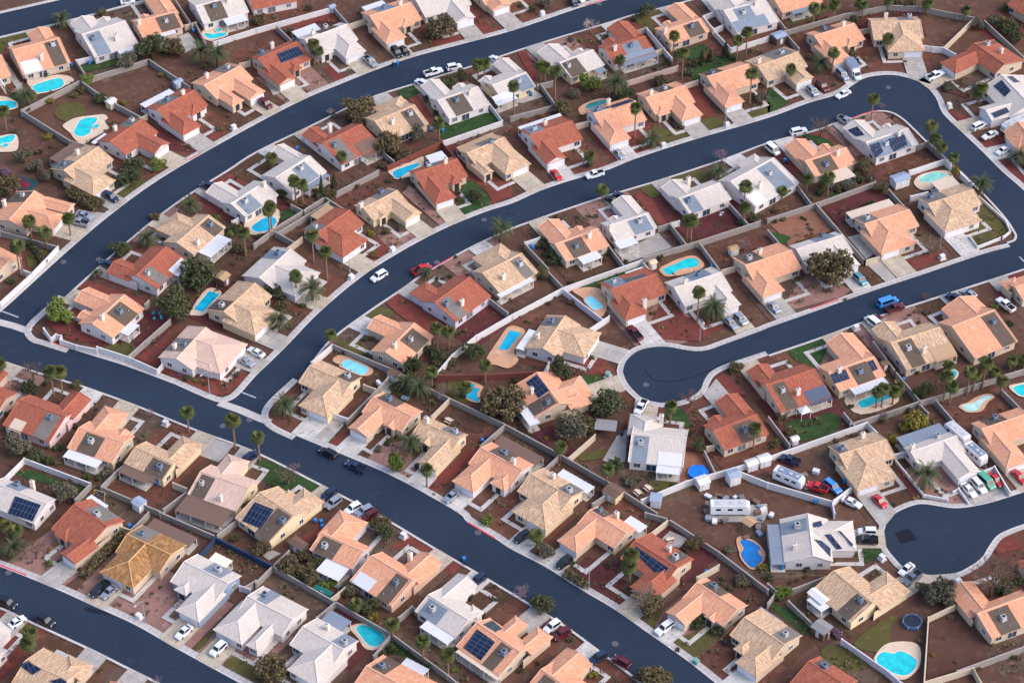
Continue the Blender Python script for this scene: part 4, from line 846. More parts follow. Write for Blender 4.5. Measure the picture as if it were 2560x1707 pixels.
DATA_THINGS = """\
sedan white A 1232,5 1112,20
suv maroon B 140,990 35,925
suv black B 1330,530 1255,440
sedan black B 1400,505 1330,432
pickup silver B 1100,612 1000,530
pickup white B 1710,640 1545,688
suv white B 1885,605 1750,632
suv white B 1475,745 1570,790
sedan white B 2165,525 2230,570
suv navy C 585,45 545,-5
sedan white C 650,10 590,-40
sedan silver C 1022,1455 950,1380
sedan red G 445,82 370,0
pickup white G 685,55 832,15
suv silver D 725,735 640,645
boxtruck white D 850,760 720,575
pickup white D 1608,665 1455,732
suv silver D 448,882 368,802
suv maroon D 552,848 445,740
sedan white D 628,895 752,832
suv white D 355,1190 205,1225
pickup silver D 760,1140 665,1090
van white D 88,1415 0,1345
suv white D 2018,1120 1860,1195
sedan white D 1960,1275 2115,1210
sedan white D 2105,1412 2200,1360
motorhome white D 2140,1180 2420,1060
suv navy E 1085,280 945,208
sedan silver E 845,435 700,388
pickup silver E 660,455 815,498
suv navy E 1865,130 1960,160
suv navy E 945,845 1035,885
suv white F 1062,1005 1195,930
pickup red F 1595,870 1440,945
sedan black G 870,245 950,290
sedan navy G 958,215 1030,250
pickup maroon G 1070,1430 1180,1555
sedan silver G 2058,1448 1955,1345
suv silver G 2145,1412 2050,1325
suv teal H 893,1045 798,955
sedan silver H 100,1298 15,1212
van blue H 1190,1175 1005,1240
pickup maroon H 1240,1240 1085,1290
van white H 905,1350 1015,1435
sedan maroon H 990,1345 1060,1390
suv navy H 1652,1145 1760,1195
sedan silver H 1800,1105 1890,1150
pickup white H 2108,1178 2255,1290
sedan white I 2272,55 2432,140
sedan silver I 2325,218 2205,155
suv navy I 2350,1020 2255,1095
suv black J 592,988 735,1055
pickup navy J 832,1110 1005,1192
sedan silver J 1738,1468 1850,1372
suv navy J 625,1430 722,1368
suv silver J 652,1525 765,1442
suv white J 832,1568 948,1500
suv silver J 950,1580 1040,1535
suv maroon N 1000,58 1090,10
pickup white K 1150,655 1215,555
pickup navy L 115,1058 290,1122
trailer white L 330,1285 60,1170
pickup red L 365,1310 545,1370
suv blue L 665,1392 520,1270
sedan white L 870,1520 668,1428
sedan red L 1080,1515 972,1412
motorhome white L 1645,745 1830,900
trailer white L 1990,1080 1830,940
sedan white L 1905,1422 1785,1302
suv white L 2012,1410 1855,1238
van green L 2080,1360 1920,1212
sedan red L 2152,1325 2032,1208
sedan red L 2370,1300 2245,1180
pickup black M 838,775 990,645
sedan silver M 938,785 1065,678
suv black M 145,868 -20,795
suv black M 490,1035 340,958
sedan white M 225,962 88,1050
sedan white M 1622,1155 1755,1042
suv white M 1942,1312 2068,1200
suv navy N 1995,655 2085,590
suv black O 30,268 155,188
suv black O 418,505 538,420
suv white O 1325,1118 1480,1005
suv white O 320,1085 420,1018
suv maroon O 392,1155 520,1083
suv navy O 725,1375 858,1300
suv maroon O 935,1330 1080,1412
suv white P 830,180 995,185
pickup black P 825,255 985,262
sedan white P 1215,570 1328,478
pickup grey P 1265,650 1380,565
motorhome white K 2190,1500 1815,1500
fp B 540,600 525,400
fp B 572,590 575,460
fp B 2040,740 2020,590
fp B 2100,720 2130,580
fp B 1682,1290 1685,1120
fp B 795,1566 795,1430
fp B 150,1560 145,1450
fp C 265,740 240,600
fp C 300,740 312,615
fp C 395,920 410,650
fp C 990,670 985,540
fp C 1480,500 1495,325
fp C 1560,730 1568,480
fp C 1520,620 1520,490
fp C 2060,580 2065,370
fp C 2145,520 2155,290
fp C 2180,960 2190,670
fp C 1125,1270 1130,985
fp C 15,1050 10,790
fp D 410,250 425,70
fp D 600,190 608,40
fp D 830,130 830,30
fp D 865,160 880,40
fp D 1095,100 1105,0
fp D 1455,130 1468,30
fp D 585,690 595,480
fp D 200,780 210,630
fp D 1085,510 1097,350
fp D 1940,960 1965,800
fp D 1920,950 1915,850
fp D 945,1110 962,900
fp D 1475,1360 1482,1150
fp D 1520,1410 1535,1270
fp D 1580,1460 1592,1345
fp D 1690,1540 1697,1440
fp D 1800,200 1805,90
fp E 290,620 265,460
fp E 435,720 420,560
fp E 650,600 630,430
fp E 185,950 140,690
fp E 215,970 215,680
fp E 2255,780 2240,560
fp F 365,290 325,90
fp F 430,300 430,120
fp F 130,610 100,360
fp F 150,590 145,325
fp F 530,835 515,585
fp F 655,1000 642,735
fp F 375,1160 370,965
fp J 690,60 F 680,1500
fp J 1665,60 F 1665,1440
fp J 1770,70 F 1772,1470
fp G 830,280 840,165
fp G 1605,650 1590,455
fp G 1640,660 1668,450
fp G 2118,475 2120,140
fp G 2130,490 2145,330
fp G 1700,1390 1700,1110
fp H 130,270 125,180
fp H 350,200 350,70
fp H 510,170 515,95
fp H 545,230 575,50
fp I 495,490 455,270
fp I 575,470 570,270
fp I 1735,830 1717,640
fp I 2160,980 2130,715
fp I 25,370 10,200
fp J 35,1090 8,870
fp J 1570,1340 1565,1170
fp J 2105,380 2100,210
fp J 1615,410 1610,270
fp J 1925,520 1922,415
fp K 440,1100 445,960
fp K 870,1330 878,1165
fp K 1450,750 1452,585
fp K 2215,980 2222,790
fp L 990,610 970,455
fp L 1040,600 1052,430
fp L 1140,580 1140,450
fp L 1180,510 1185,400
fp L 1605,560 1612,310
fp L 1665,570 1700,410
fp L 1825,480 1822,270
fp L 1880,460 1885,290
fp L 1965,430 2005,190
fp L 2130,490 2135,350
fp L 2065,370 2072,270
fp L 1650,280 1680,215
fp L 2220,260 2235,165
fp L 2345,240 2335,160
fp M 70,220 60,115
fp M 160,240 165,165
fp M 320,1340 310,1100
fp M 280,1330 238,1190
fp N 1255,1180 1255,1020
fp N 1535,1380 1525,1180
fp N 1765,1510 1760,1300
fp N 920,920 920,835
fp O 1080,650 1088,385
fp O 1070,640 1075,490
fp O 225,310 213,210
fp A 60,1190 30,1010
fp C 710,1530 730,1425
dp A 570,240 565,180
dp A 250,950 250,875
dp A 1850,580 1850,470
dp A 2000,610 2010,490
dp C 945,910 945,760
dp C 1280,1330 1280,1270
dp D 470,650 475,580
dp D 2290,1500 2290,1430
dp F 520,1190 520,1080
dp F 210,1450 215,1370
dp F 2250,650 2255,530
dp G 1845,1370 1845,1250
dp H 1940,230 1940,120
dp E 1360,680 1360,610
dp E 1755,390 1755,315
dp J 265,660 255,575
dp J 1380,430 1370,370
dp J 1500,500 1500,420
dp J 1420,1010 1420,925
dp L 1430,1350 1430,1210
dp M 130,390 130,325
dp G 1890,80 1890,10
rt A 1395,430 135 d
rt A 1560,420 110 o
rt A 1170,565 100 g
rt A 930,110 45 o
rt A 790,725 60 l
rt A 740,825 45 o
rt A 680,870 40 o
rt A 925,900 62 d
rt A 460,930 36 y
rt A 420,680 28 d
rt A 610,620 32 d
rt A 1220,1500 98 d
rt A 1445,1500 70 l
rt A 245,1010 35 d
rt A 510,1230 35 l
rt A 430,1260 40 y
rt A 1480,690 28 y
rt A 1130,940 32 y
rt A 210,1430 85 g
rt A 140,1210 30 d
rt B 925,990 140 o
rt B 1260,1290 145 o
rt B 1480,1210 95 g
rt B 1700,250 132 o
rt B 490,70 40 d
rt B 50,170 75 o
rt B 300,285 45 g
rt B 1760,725 75 d
rt B 1870,690 60 d
rt B 935,1480 32 l
rt B 1560,910 35 d
rt B 1650,1035 28 d
rt B 1160,1525 48 o
rt C 190,80 42 d
rt C 80,50 28 d
rt C 300,20 60 g
rt C 1240,95 70 d
rt C 1130,170 42 d
rt C 700,760 100 l
rt C 560,840 60 g
rt C 1040,840 80 d
rt C 490,970 95 o
rt C 2050,530 40 d
rt C 1620,665 50 g
rt C 2300,900 60 g
rt C 1360,740 70 o
rt C 715,1510 38 d
rt D 800,180 50 d
rt D 1920,220 60 g
rt D 2230,210 105 d
rt D 2290,345 70 d
rt D 400,530 40 o
rt D 865,1515 80 o
rt D 1640,770 60 g
rt D 1350,1320 40 g
rt D 780,500 45 g
rt E 1105,730 92 d
rt E 885,950 50 g
rt E 510,1280 135 l
rt E 1850,920 165 d
rt E 1565,1215 155 d
rt E 1425,425 48 o 3.2
rt E 1990,425 35 l
rt E 2150,510 58 d
rt E 2115,580 38 l
rt E 2190,710 70 o
rt E 1200,40 105 d
rt E 60,120 110 o
rt E 430,40 60 g
rt E 100,1005 42 d
rt F 185,1080 95 d
rt F 265,1000 65 d
rt F 2030,215 75 d
rt F 1200,555 45 o
rt F 1060,580 44 y
rt F 915,135 35 o
rt F 1235,80 40 o
rt F 470,330 52 o
rt F 685,205 55 o
rt F 235,1240 70 o
rt F 1560,935 60 g
rt F 1320,522 34 g
rt F 250,200 55 d
rt F 330,300 40 o
rt G 270,945 65 o
rt G 1360,800 32 d
rt G 900,745 38 d
rt G 550,1205 32 o
rt G 340,1215 24 d
rt G 390,1155 22 d
rt G 550,1022 28 d
rt G 405,420 20 d
rt G 605,425 20 d
rt G 2220,445 50 d
rt G 2090,475 32 d
rt H 560,890 205 o
rt H 1045,160 65 o
rt H 925,290 55 d
rt H 2200,1405 58 d
rt H 2080,1245 36 l
rt H 740,125 60 g
rt H 1725,0 50 y
rt I 140,950 125 g
rt I 310,1030 78 d
rt I 440,1085 58 d
rt I 250,420 82 d
rt I 700,390 50 o
rt I 985,1200 60 g
rt I 585,1390 112 g
rt I 1085,1120 38 d
rt I 1720,340 38 d
rt I 440,965 26 d
rt I 1890,385 26 d
rt I 1800,360 26 l
rt I 2170,300 36 d
rt I 540,1100 48 o
rt I 810,1240 45 d
rt I 2260,1490 55 o
rt J 1450,200 78 d 3.8
rt J 1210,920 38 d
rt J 2000,100 105 d
rt J 1700,100 85 d
rt J 1670,195 50 o
rt J 2260,560 200 o
rt J 1120,985 42 g 5.6
rt J 1295,1040 70 l 5
rt K 430,225 100 d 4.4
rt K 900,560 155 d
rt K 560,770 145 g
rt K 690,720 105 o
rt K 965,1135 82 d
rt K 655,1150 48 o
rt K 1705,955 74 d
rt K 2060,235 72 o
rt K 1090,1300 55 g
rt K 315,885 20 y
rt K 965,720 22 d
rt K 1640,840 30 d
rt L 1420,455 85 d
rt L 1350,700 105 y
rt L 1245,790 55 y
rt L 130,690 50 o
rt L 210,830 58 o
rt L 1365,280 30 d
rt L 60,940 50 o
rt L 1165,900 60 y
rt M 460,465 38 l
rt M 2160,240 38 d
rt M 540,450 18 d
rt N 340,480 120 o
rt N 500,570 110 o
rt N 620,680 55 l
rt N 1180,195 85 d
rt N 1150,60 95 o
rt N 1040,845 85 d
rt N 150,1400 140 o
rt N 60,340 85 o
rt N 900,650 95 g
rt N 1980,785 38 d
rt N 2240,790 36 o
rt N 2120,80 60 l
rt N 1080,960 50 y
rt N 2090,940 30 d
rt O 265,840 105 d
rt O 300,360 85 g
rt O 1230,790 135 o
rt O 1680,285 85 o
rt O 1710,1000 70 d
rt O 1880,1090 62 d
rt O 540,1165 34 d
rt O 240,1380 28 d
rt O 80,1450 28 d
rt O 2000,340 55 g
rt O 2080,600 65 g
rt O 2290,500 45 y
rt O 1290,1520 150 o
rt O 750,1490 48 y
rt P 1590,640 135 g 5.6
rt P 150,725 78 l
rt P 360,520 34 d
rt P 20,600 48 d
rt P 2210,680 95 d
rt P 630,1110 60 p
rt P 1400,1180 30 g
rt L 1540,890 30 d
rt C 1500,1150 30 o
rt C 1560,1165 26 o
rt C 2240,900 30 d
rt F 1835,260 28 d
rt F 1870,260 30 o
rt I 95,500 30 d
rt I 60,660 30 d
cy F 605,235 600,50
cy F 720,150 720,40
cy C 1955,530 1960,395
cy C 1740,595 1742,470
cy C 1815,570 1822,460
bt C 715,320 710,140 w
bt C 1920,1500 1905,1350 p
bt D 480,1270 475,1040 b
bt D 1040,1010 1040,925 p
bt I 310,350 290,150 b
bt I 1385,690 1390,600 p
bt J 295,1310 305,1110 b
bt J 360,1190 355,1095 p
bt K 1635,600 1620,410 r
bt H 1450,1190 1440,1110 b
bt H 1475,770 1475,540 g
bt M 335,420 330,230 b
bt M 1450,1566 1450,1490 p
bt B 690,1060 690,980 w
bt P 2040,770 2070,350 b
bt O 1200,925 1210,640 g
bt G 2125,740 2120,600 p
bt O 90,800 60,650 p
bt N 930,720 930,590 g
bt J 1720,520 1720,370 g
bt L 1050,720 1050,610 p
bt I 540,350 520,235 p
rt A 1290,1395 22 d
rt A 470,1345 22 o
rt A 2095,1068 18 d
rt A 2010,1180 34 o
rt A 1735,1350 24 o
rt A 320,880 22 y
rt A 120,1105 20 d
rt A 1885,615 30 o
rt B 1092,310 34 d
rt B 355,1300 20 y
rt B 840,1112 14 d
rt B 2270,1090 30 g
rt C 1390,1000 20 o
rt C 1455,580 24 g
rt C 1310,632 16 d
rt C 1400,585 18 d
rt C 1185,1365 22 d
rt C 540,360 34 g
rt C 630,378 22 l
rt C 490,405 18 g
rt C 2215,870 24 d
rt C 970,1095 16 o
rt C 95,1095 20 y
rt C 310,95 18 o
rt D 612,775 20 g
rt D 880,1075 18 d
rt D 1145,1075 18 d
rt D 1140,1150 20 d
rt D 1895,790 30 g
rt D 1260,565 18 o
rt D 1350,1250 24 o
rt D 760,640 20 d
rt E 2170,65 18 d
rt E 1930,650 22 o
rt E 592,1507 20 d
rt E 712,1545 18 d
rt E 650,1505 14 d
rt E 1500,620 30 g
rt E 310,790 24 d
rt E 2145,850 24 g
rt F 1690,882 18 d
rt F 1710,992 20 d
rt F 1660,992 22 d
rt F 1782,967 24 d
rt F 1870,842 18 d
rt F 1937,952 18 d
rt F 1832,790 20 d
rt F 1117,797 16 d
rt F 1052,785 18 d
rt F 1085,747 20 l
rt F 1678,422 18 l
rt F 435,1237 30 d
rt F 1430,128 22 d
rt F 1365,162 20 d
rt F 1860,200 24 d
rt F 1850,180 18 d
rt F 1000,1545 30 d
rt F 1060,1540 24 d
rt F 1500,300 14 o
rt F 1540,350 14 o
rt G 1460,1300 12 d
rt G 1360,1495 12 d
rt G 1560,1500 12 d
rt G 1605,1470 14 d
rt G 1615,1520 12 d
rt G 1295,1305 24 o
rt G 130,1380 18 d
rt G 475,1182 20 o
rt G 2220,720 16 d
rt G 1050,835 22 g
rt G 770,415 28 g
rt H 1300,1322 18 d
rt H 1380,1392 20 d
rt H 1390,585 20 d
rt H 1355,690 24 d
rt H 260,1003 24 o
rt H 705,1182 20 g
rt H 1440,1300 30 g
rt H 270,985 20 o
rt H 180,1130 12 o
rt H 315,432 20 d
rt H 345,450 16 d
rt H 365,490 18 d
rt H 370,520 14 g
rt H 400,540 20 g
rt H 410,580 14 g
rt H 60,465 28 o
rt H 140,440 30 g
rt I 870,567 14 d
rt I 882,617 18 d
rt I 1327,855 22 l
rt I 1280,652 20 g
rt I 950,502 18 y
rt I 2115,357 18 d
rt I 2165,370 12 l
rt I 2065,392 16 d
rt I 420,382 26 d
rt I 1655,312 24 p
rt I 770,670 22 o
rt I 1280,908 20 o
rt I 700,770 34 o
rt J 1470,1137 22 d
rt J 1385,858 20 d
rt J 1105,860 26 d
rt J 1297,872 22 d
rt J 1630,1397 16 d
rt J 1720,1312 14 o
rt J 1392,1232 16 o
rt J 150,1312 24 d
rt J 112,1345 24 g
rt J 1870,265 18 g
rt J 1785,245 20 g
rt J 1290,435 26 g
rt J 1640,400 24 d
rt J 1320,485 22 l
rt J 1405,490 22 l
rt J 1610,540 22 l
rt K 210,232 12 d
rt K 702,260 18 g
rt K 2082,360 22 o
rt K 740,150 22 d
rt K 140,1012 20 d
rt K 1145,1280 30 d
rt K 1470,1310 22 d
rt L 1550,1367 18 d
rt L 1605,1360 18 g
rt L 1150,1490 22 d
rt L 760,592 30 d
rt L 265,622 34 d
rt L 1255,497 18 d
rt L 200,185 28 y
rt L 400,750 30 o
rt L 340,760 24 g
rt L 480,740 24 o
rt L 1150,880 26 o
rt M 730,522 18 d
rt M 460,332 18 y
rt M 495,295 16 y
rt M 1215,932 16 d
rt M 1400,742 20 g
rt M 1352,832 16 d
rt M 1472,685 18 o
rt M 385,1312 30 g
rt M 440,1290 28 g
rt M 210,300 16 d
rt M 400,415 14 d
rt N 1422,302 16 d
rt N 2140,687 14 d
rt N 2195,680 18 o
rt N 345,780 20 o
rt N 270,680 18 d
rt N 155,525 22 o
rt N 1930,945 24 d
rt N 2080,930 26 d
rt N 1820,1440 34 l
rt N 1160,1230 24 o
rt O 1815,1275 18 d
rt O 1520,1262 26 d
rt O 555,468 28 d
rt O 890,480 34 d
rt O 1760,980 46 d
rt O 1940,1180 24 d
rt P 270,622 22 o
rt P 342,590 20 o
rt P 210,640 24 o
rt P 790,382 30 d
rt P 605,452 18 d
rt P 560,470 16 d
rt P 350,510 22 d
rt P 260,870 22 d
rt P 1860,1060 18 o
rt P 1670,960 24 g
rt P 2060,1210 22 y
rt P 1930,1430 26 o
rt P 2260,1330 26 d
rt P 1720,1370 20 g
rt P 1510,1310 22 y
rt A 330,1530 68 g
rt A 60,1556 55 p
rt A 362,1390 40 o
rt E 20,190 55 d
rt C 1660,590 48 d
rt C 1330,870 55 d
rt C 1400,790 50 o
rt D 500,60 38 o
rt D 1300,40 55 o
rt D 1200,25 55 d
rt D 2070,165 65 g
rt D 2200,60 50 d
rt F 560,190 46 d
rt F 590,235 44 g
rt F 30,605 38 d
rt F 310,1425 30 o
rt F 120,730 26 o
rt H 480,195 48 d
rt H 820,65 55 d
rt H 640,160 52 o
rt H 940,65 46 g
rt H 380,250 46 o
rt H 60,365 34 o
rt G 255,690 36 d
rt G 310,765 36 d
rt G 345,835 36 d
rt I 540,965 52 d
rt I 830,1295 36 o
rt I 905,1245 36 d
rt I 620,1285 34 o
rt J 1560,60 55 d
rt J 1800,185 55 o
rt J 1330,385 50 g
rt J 1262,425 44 d
rt J 1690,275 46 o
rt J 1900,490 30 o
rt K 30,355 36 d
rt K 1040,1255 36 g
rt L 1530,160 46 d
rt L 1485,430 55 d
rt L 1060,705 46 g
rt L 1300,625 46 o
rt L 1425,790 55 l
rt L 100,745 38 o
rt N 565,470 70 d
rt N 425,400 72 o
rt N 250,440 52 o
rt N 820,745 55 o
rt N 1000,905 38 y
rt N 700,645 52 l
rt N 1250,1255 55 d
rt N 1150,1285 46 d
rt N 1420,1275 34 o
rt N 1600,1405 44 d
rt N 60,1500 58 d
rt N 250,1455 58 o
rt O 1150,755 62 o
rt O 1320,745 55 g
rt O 1605,330 44 o
rt O 2150,655 44 g
rt O 1940,605 36 o
rt O 2000,705 34 d
rt O 1400,1500 75 o
rt O 1180,1500 66 o
rt P 1430,705 72 g
rt P 1650,765 60 g
rt P 2290,640 55 d
rt P 2150,725 46 d
rt P 120,795 36 o
rt B 1345,1400 72 o
rt B 1180,1335 52 o
rt B 1400,1185 62 g
rt B 860,1065 55 o
rt B 730,1065 34 g
rt M 2130,250 30 o
rt J 1010,120 30 d
rt K 800,640 55 o
rt G 1040,830 26 d
rt E 2080,620 30 d
rt E 2040,1010 40 d
rt E 1740,1180 38 d
rt F 250,1180 46 d
rt F 120,990 46 d
""".strip().split("\n")
# ------------------------------------------------------------------ ground, roads, pavements
gb = MB(); gb.face([(-900, 150, -.16), (900, 150, -.16), (900, 1500, -.16), (-900, 1500, -.16)]); struct("ground", gb, SOIL['dirt'])
def edge(s, n=4): return smooth(gpts(s, .1), n)
EDGE = {
 '0u': edge("A -300,195 0,128 300,60 560,0 800,-60"), '0l': edge("A -300,420 0,340 330,262 640,185 1000,90 1330,0 1600,-75"),
 '1u': edge("E -260,1490 0,1300 640,720 1110,330 1590,0 A 2350,1140 B 450,910 760,780 1150,625 1500,510 1900,405 2350,285 C 620,75 880,0 1300,-125"),
 '1l': edge("E 590,1165 1010,785 1360,490 1680,250 2080,0 B 0,1395 480,1165 1000,915 1480,760 2000,600 2350,480 C 360,365 830,225 1100,140 1380,70 1640,0 2100,-135"),
 '1c': edge("I 640,65 420,-5 E 330,1535 285,1470 330,1400 400,1335 590,1165"),
 '2c': edge("I 1600,390 1970,548 2110,540 2210,470 2350,312 J 160,160 F 320,1568"),
 '4a': edge("I 640,65 900,145 1170,230 1600,390"),
 '2u': edge("F 320,1568 590,1290 960,980 1300,760 1700,545 2100,380 2350,300 G 260,185 540,90 860,0 C 1130,1460 1650,1290 2350,1085 D 350,955 640,870 770,790 850,737 950,705 1100,690 1230,705 1400,760 1490,835 1550,920 1580,1000 1640,1085 1900,1330 2140,1568 H 2350,185 2700,520"),
 '2l': edge("J 390,360 600,70 F 740,1500 1000,1310 1340,1080 1500,965 1640,880 1970,700 2180,600 G 0,525 350,400 800,250 1100,160 1320,95 1620,0 C 2000,1440 D 0,1310 400,1205 640,1120 780,1080 900,1040 1000,1017 1130,1030 1240,1090 1350,1190 1450,1290 1630,1450 1740,1550 H 1780,15 2000,230 2180,430 2255,540 2285,600 2265,645 2200,668"),
 '2d': edge("J 390,360 190,545 120,640 125,720 200,785 370,865"),
 '3u': edge("H 2200,668 1930,740 1370,930 940,1070 390,1265 0,1400 G 2250,1440 1900,1568 K 1780,42 1680,52 1560,35 1420,12 1250,20 1100,68 1000,160 968,240 965,290 1000,380 1060,460 1150,540 1230,575 1350,600 1400,600 1500,594 1600,570 1680,535 1740,500 1790,445 1810,390 1860,310 1970,250 2150,190 2350,125"),
 '3l': edge("K 2350,125 H 480,1530 1050,1320 1700,1110 2350,900 2800,750"),
 '4b': edge("J 370,865 640,975 1100,1165 1400,1310 1850,1568 N 1940,90 2190,240 O 0,345 300,500 600,690 960,905 1250,1110 1450,1250 1720,1450 2200,1840"),
 '4l': edge("I -500,-40 0,165 640,370 760,405 1270,590 1810,810 2350,1010 J 600,1310 1050,1545 N 1250,90 1650,330 2020,545 2350,740 O 330,940 520,1060 860,1310 1100,1490 1500,1820"),
 '5u': edge("M -500,330 0,500 500,700 900,880 1250,1040 1600,1240 2000,1460 2200,1568 2700,1840"), '5l': edge("M -500,700 0,870 230,975 830,1250 1130,1400 1470,1568 2000,1840"),
 '6u': edge("L 2800,1240 2350,1380 2100,1460 1900,1508 1700,1528 1450,1492 1330,1503 1180,1568 P 1100,80 1065,180 1060,240 1090,330 1160,420 1240,500 1400,565 1500,577 1720,560 1850,500 1960,420 2030,310 2100,220 2200,165 2350,110 2800,-40"),
}
def road(name, ring, z):
    b = MB(); b.face([(p.x, p.y, z) for p in ring]); o = struct(name, b, M['asphalt'])
    bm = bmesh.new(); bm.from_mesh(o.data); bmesh.ops.triangulate(bm, faces=bm.faces[:]); bm.normal_update()
    for f in bm.faces:
        if f.normal.z < 0: f.normal_flip()
    bm.to_mesh(o.data); bm.free()
RINGS = {
 'top left street': EDGE['0u'] + EDGE['0l'][::-1],
 'upper curved street': EDGE['1u'] + EDGE['1l'][::-1] + gpts("E 400,1335 285,1470 330,1560 I 420,60 0,100"),
 'middle street': gpts("J 125,790 -300,760 I 1970,640 1970,552 2110,540 2210,470 2350,312 J 160,160") + EDGE['2u'] + gpts("H 2700,900 2320,660") + EDGE['2l'][::-1] + gpts("J 190,545 120,640 125,720"),
 'dead-end street': EDGE['3u'][2:] + EDGE['3l'] + gpts("H 2800,500 2345,590"),
 'long diagonal street': gpts("I -500,-220 0,-60 E 200,1500") + gpts("I 420,-5") + EDGE['4a'] + gpts("I 1970,548 J 0,690") + EDGE['4b'] + EDGE['4l'][::-1],
 'bottom left street': EDGE['5u'] + EDGE['5l'][::-1],
 'right turning circle': EDGE['6u'],
}
for i, (k, ring) in enumerate(RINGS.items()): road("road", ring, .10 + .005 * i)
def inside(p, ring):
    c = False; n = len(ring)
    for i in range(n):
        a, b = ring[i], ring[i - 1]
        if (a.y > p.y) != (b.y > p.y) and p.x < (b.x - a.x) * (p.y - a.y) / (b.y - a.y) + a.x: c = not c
    return c
def street_of(p): return next((k for k, r in RINGS.items() if inside(p, r)), None)
def strip(name, P, w0, w1, z0, z1, mat):
    """a band along polyline P from w0 to w1 metres to its outer side, raised z0..z1"""
    A, B = offset(P, w0), offset(P, w1); b = MB(); s_ = 0
    for i in range(len(P) - 1):
        a, c, d, e = A[i], A[i + 1], B[i + 1], B[i]
        q = [Vector((p.x, p.y, z1)) for p in (a, c, d, e)]
        if (q[1] - q[0]).cross(q[2] - q[0]).z < 0: q.reverse()
        ln_ = (P[i + 1] - P[i]).length; uvs = [(s_, 1), (s_ + ln_, 1), (s_ + ln_, 2), (s_, 2)]; s_ += ln_
        b.face(q, 0, [uvs[min(range(4), key=lambda m: ((a, c, d, e)[m].xy - p.xy).length)] for p in q])
        for u, v in ((a, c), (e, d)): b.face([(u.x, u.y, z0), (v.x, v.y, z0), (v.x, v.y, z1), (u.x, u.y, z1)])
    struct(name, b, mat, uv=True)
# outer side: left of travel is +, so 'u' edges listed left-to-right have it on the left
WALK = {'0u': 1.2, '0l': -.9, '1u': 1.75, '1l': -.6, '1c': 1.75, '2c': 1.75, '4a': 1.75, '2u': 1.75, '2l': -.6, '2d': -1.7, '3u': 0, '3l': -.6, '4b': 1.75, '4l': -.6, '5u': 1.75, '5l': -.6, '6u': 0}
for k, wd in WALK.items():
    P = EDGE[k]
    if k == '1c': wd = -1.6 if False else 1.75; P = P[::-1]; wd = -1.75
    if k == '3u': strip("kerb", P, 0, .35, .0, .235, M['kerb']); strip("sidewalk", P, .35, 1.5, .0, .225, M['walk']); continue
    if k == '6u': strip("kerb", P, 0, -.35, .0, .235, M['kerb']); strip("sidewalk", P, -.35, -1.4, .0, .225, M['walk']); continue
    s = 1 if wd > 0 else -1
    strip("kerb", P, 0, .38 * s, .0, .235, M['kerb'])
    strip("sidewalk" if abs(wd) > 1 else "kerb_top", P, .38 * s, wd, .0, .225, M['walk'])
ALLE = [(k, P) for k, P in EDGE.items()]
def cast(p, d, far=60):
    """distance from p along d to the nearest road edge"""
    best = None
    for k, P in ALLE:
        for i in range(len(P) - 1):
            a, e = P[i], P[i + 1] - P[i]; den = d.x * e.y - d.y * e.x
            if abs(den) < 1e-9: continue
            q = a - p; t = (q.x * e.y - q.y * e.x) / den; s_ = (q.x * d.y - q.y * d.x) / den
            if 0 <= s_ <= 1 and 0 < t < far and (best is None or t < best): best = t
    return best
for ln in DATA_MISC:
    t = ln.split(' ', 1)
    if t[0] == 'r' and t[1][0] in 'ABCDEFGHIJKLMNOP' and t[1][1] == ' ': strip("red_kerb_paint", smooth(gpts(t[1], .2)), -.18, .22, .19, .242, M['red_paint'])
    if t[0] == 's' and t[1][1] == ' ' and t[1][0].isupper(): strip("stop_line", gpts(t[1], .1), -.2, .2, .1, .145, M['line'])
    if t[0] == 'm':
        p = gpts(t[1], .1)[0]; b = MB(); b.cyl((p.x, p.y, .1), .75, .045, 18, 1); b.cyl((p.x, p.y, .1), .42, .05, 14, 0); struct("manhole_cover", b, [M['iron'], M['ringc']])
MARK = plain('tyre mark', lin(20, 28, 42), .9, 1, .1)
strip("valley_gutter", gpts("E -60,1375 130,1425 280,1478", .1), -1.1, 1.1, .1, .134, M['conc'])
strip("valley_gutter", gpts("I 2010,560 2200,625 2350,690 J 130,740", .1), -1.1, 1.1, .1, .134, M['conc'])
pb = MB(); pb.face([(p.x, p.y, .139) for p in gpts("P 1160,190 1295,150 1370,250 1220,295", .1)][::-1]); struct("asphalt_patch", pb, plain("fresh asphalt", lin(14, 20, 34), .85, 1, .1))
strip('tyre_mark', smooth(gpts('K 1225,255 1245,300 1300,345 1400,367 1520,358 1650,325 1800,268 2050,150', .1), 4), -.12, .12, .1, .142, MARK)
ob_ = None
def flatpoly(name, pts, z, mat):
    b = MB(); P = [Vector(p) for p in pts]
    if sum(P[i].x * P[(i + 1) % len(P)].y - P[(i + 1) % len(P)].x * P[i].y for i in range(len(P))) < 0: P.reverse()
    b.face([(p.x, p.y, z) for p in P]); o = struct(name, b, mat)
    bm = bmesh.new(); bm.from_mesh(o.data); bmesh.ops.triangulate(bm, faces=bm.faces[:])
    for f in bm.faces:
        f.normal_update()
        if f.normal.z < 0: f.normal_flip()
    bm.to_mesh(o.data); bm.free(); return o
NAMES = dict(red='red_gravel_bed', drd='red_gravel_bed', pnk='gravel_bed', org='sand_bed', drk='bare_earth', grn='lawn', olv='lawn', con='concrete_slab', slb='patio_slab', mar='play_court', tea='play_court')
pi_ = 0
flatpoly('water_stain', smooth_closed(gpts('M 770,890 820,870 880,895 960,905 1040,940 940,935 860,925', .1), 3), .146, MARK)
for ln in DATA_MISC:
    t = ln.split(' ', 2)
    if t[0] == 'g':
        pts = gpts(t[2])
        if t[1] in ('grn', 'olv'): pts = smooth_closed(pts, 4)
        flatpoly(NAMES[t[1]], pts, .03 + .0034 * (pi_ % 20), SOIL[t[1]]); pi_ += 1

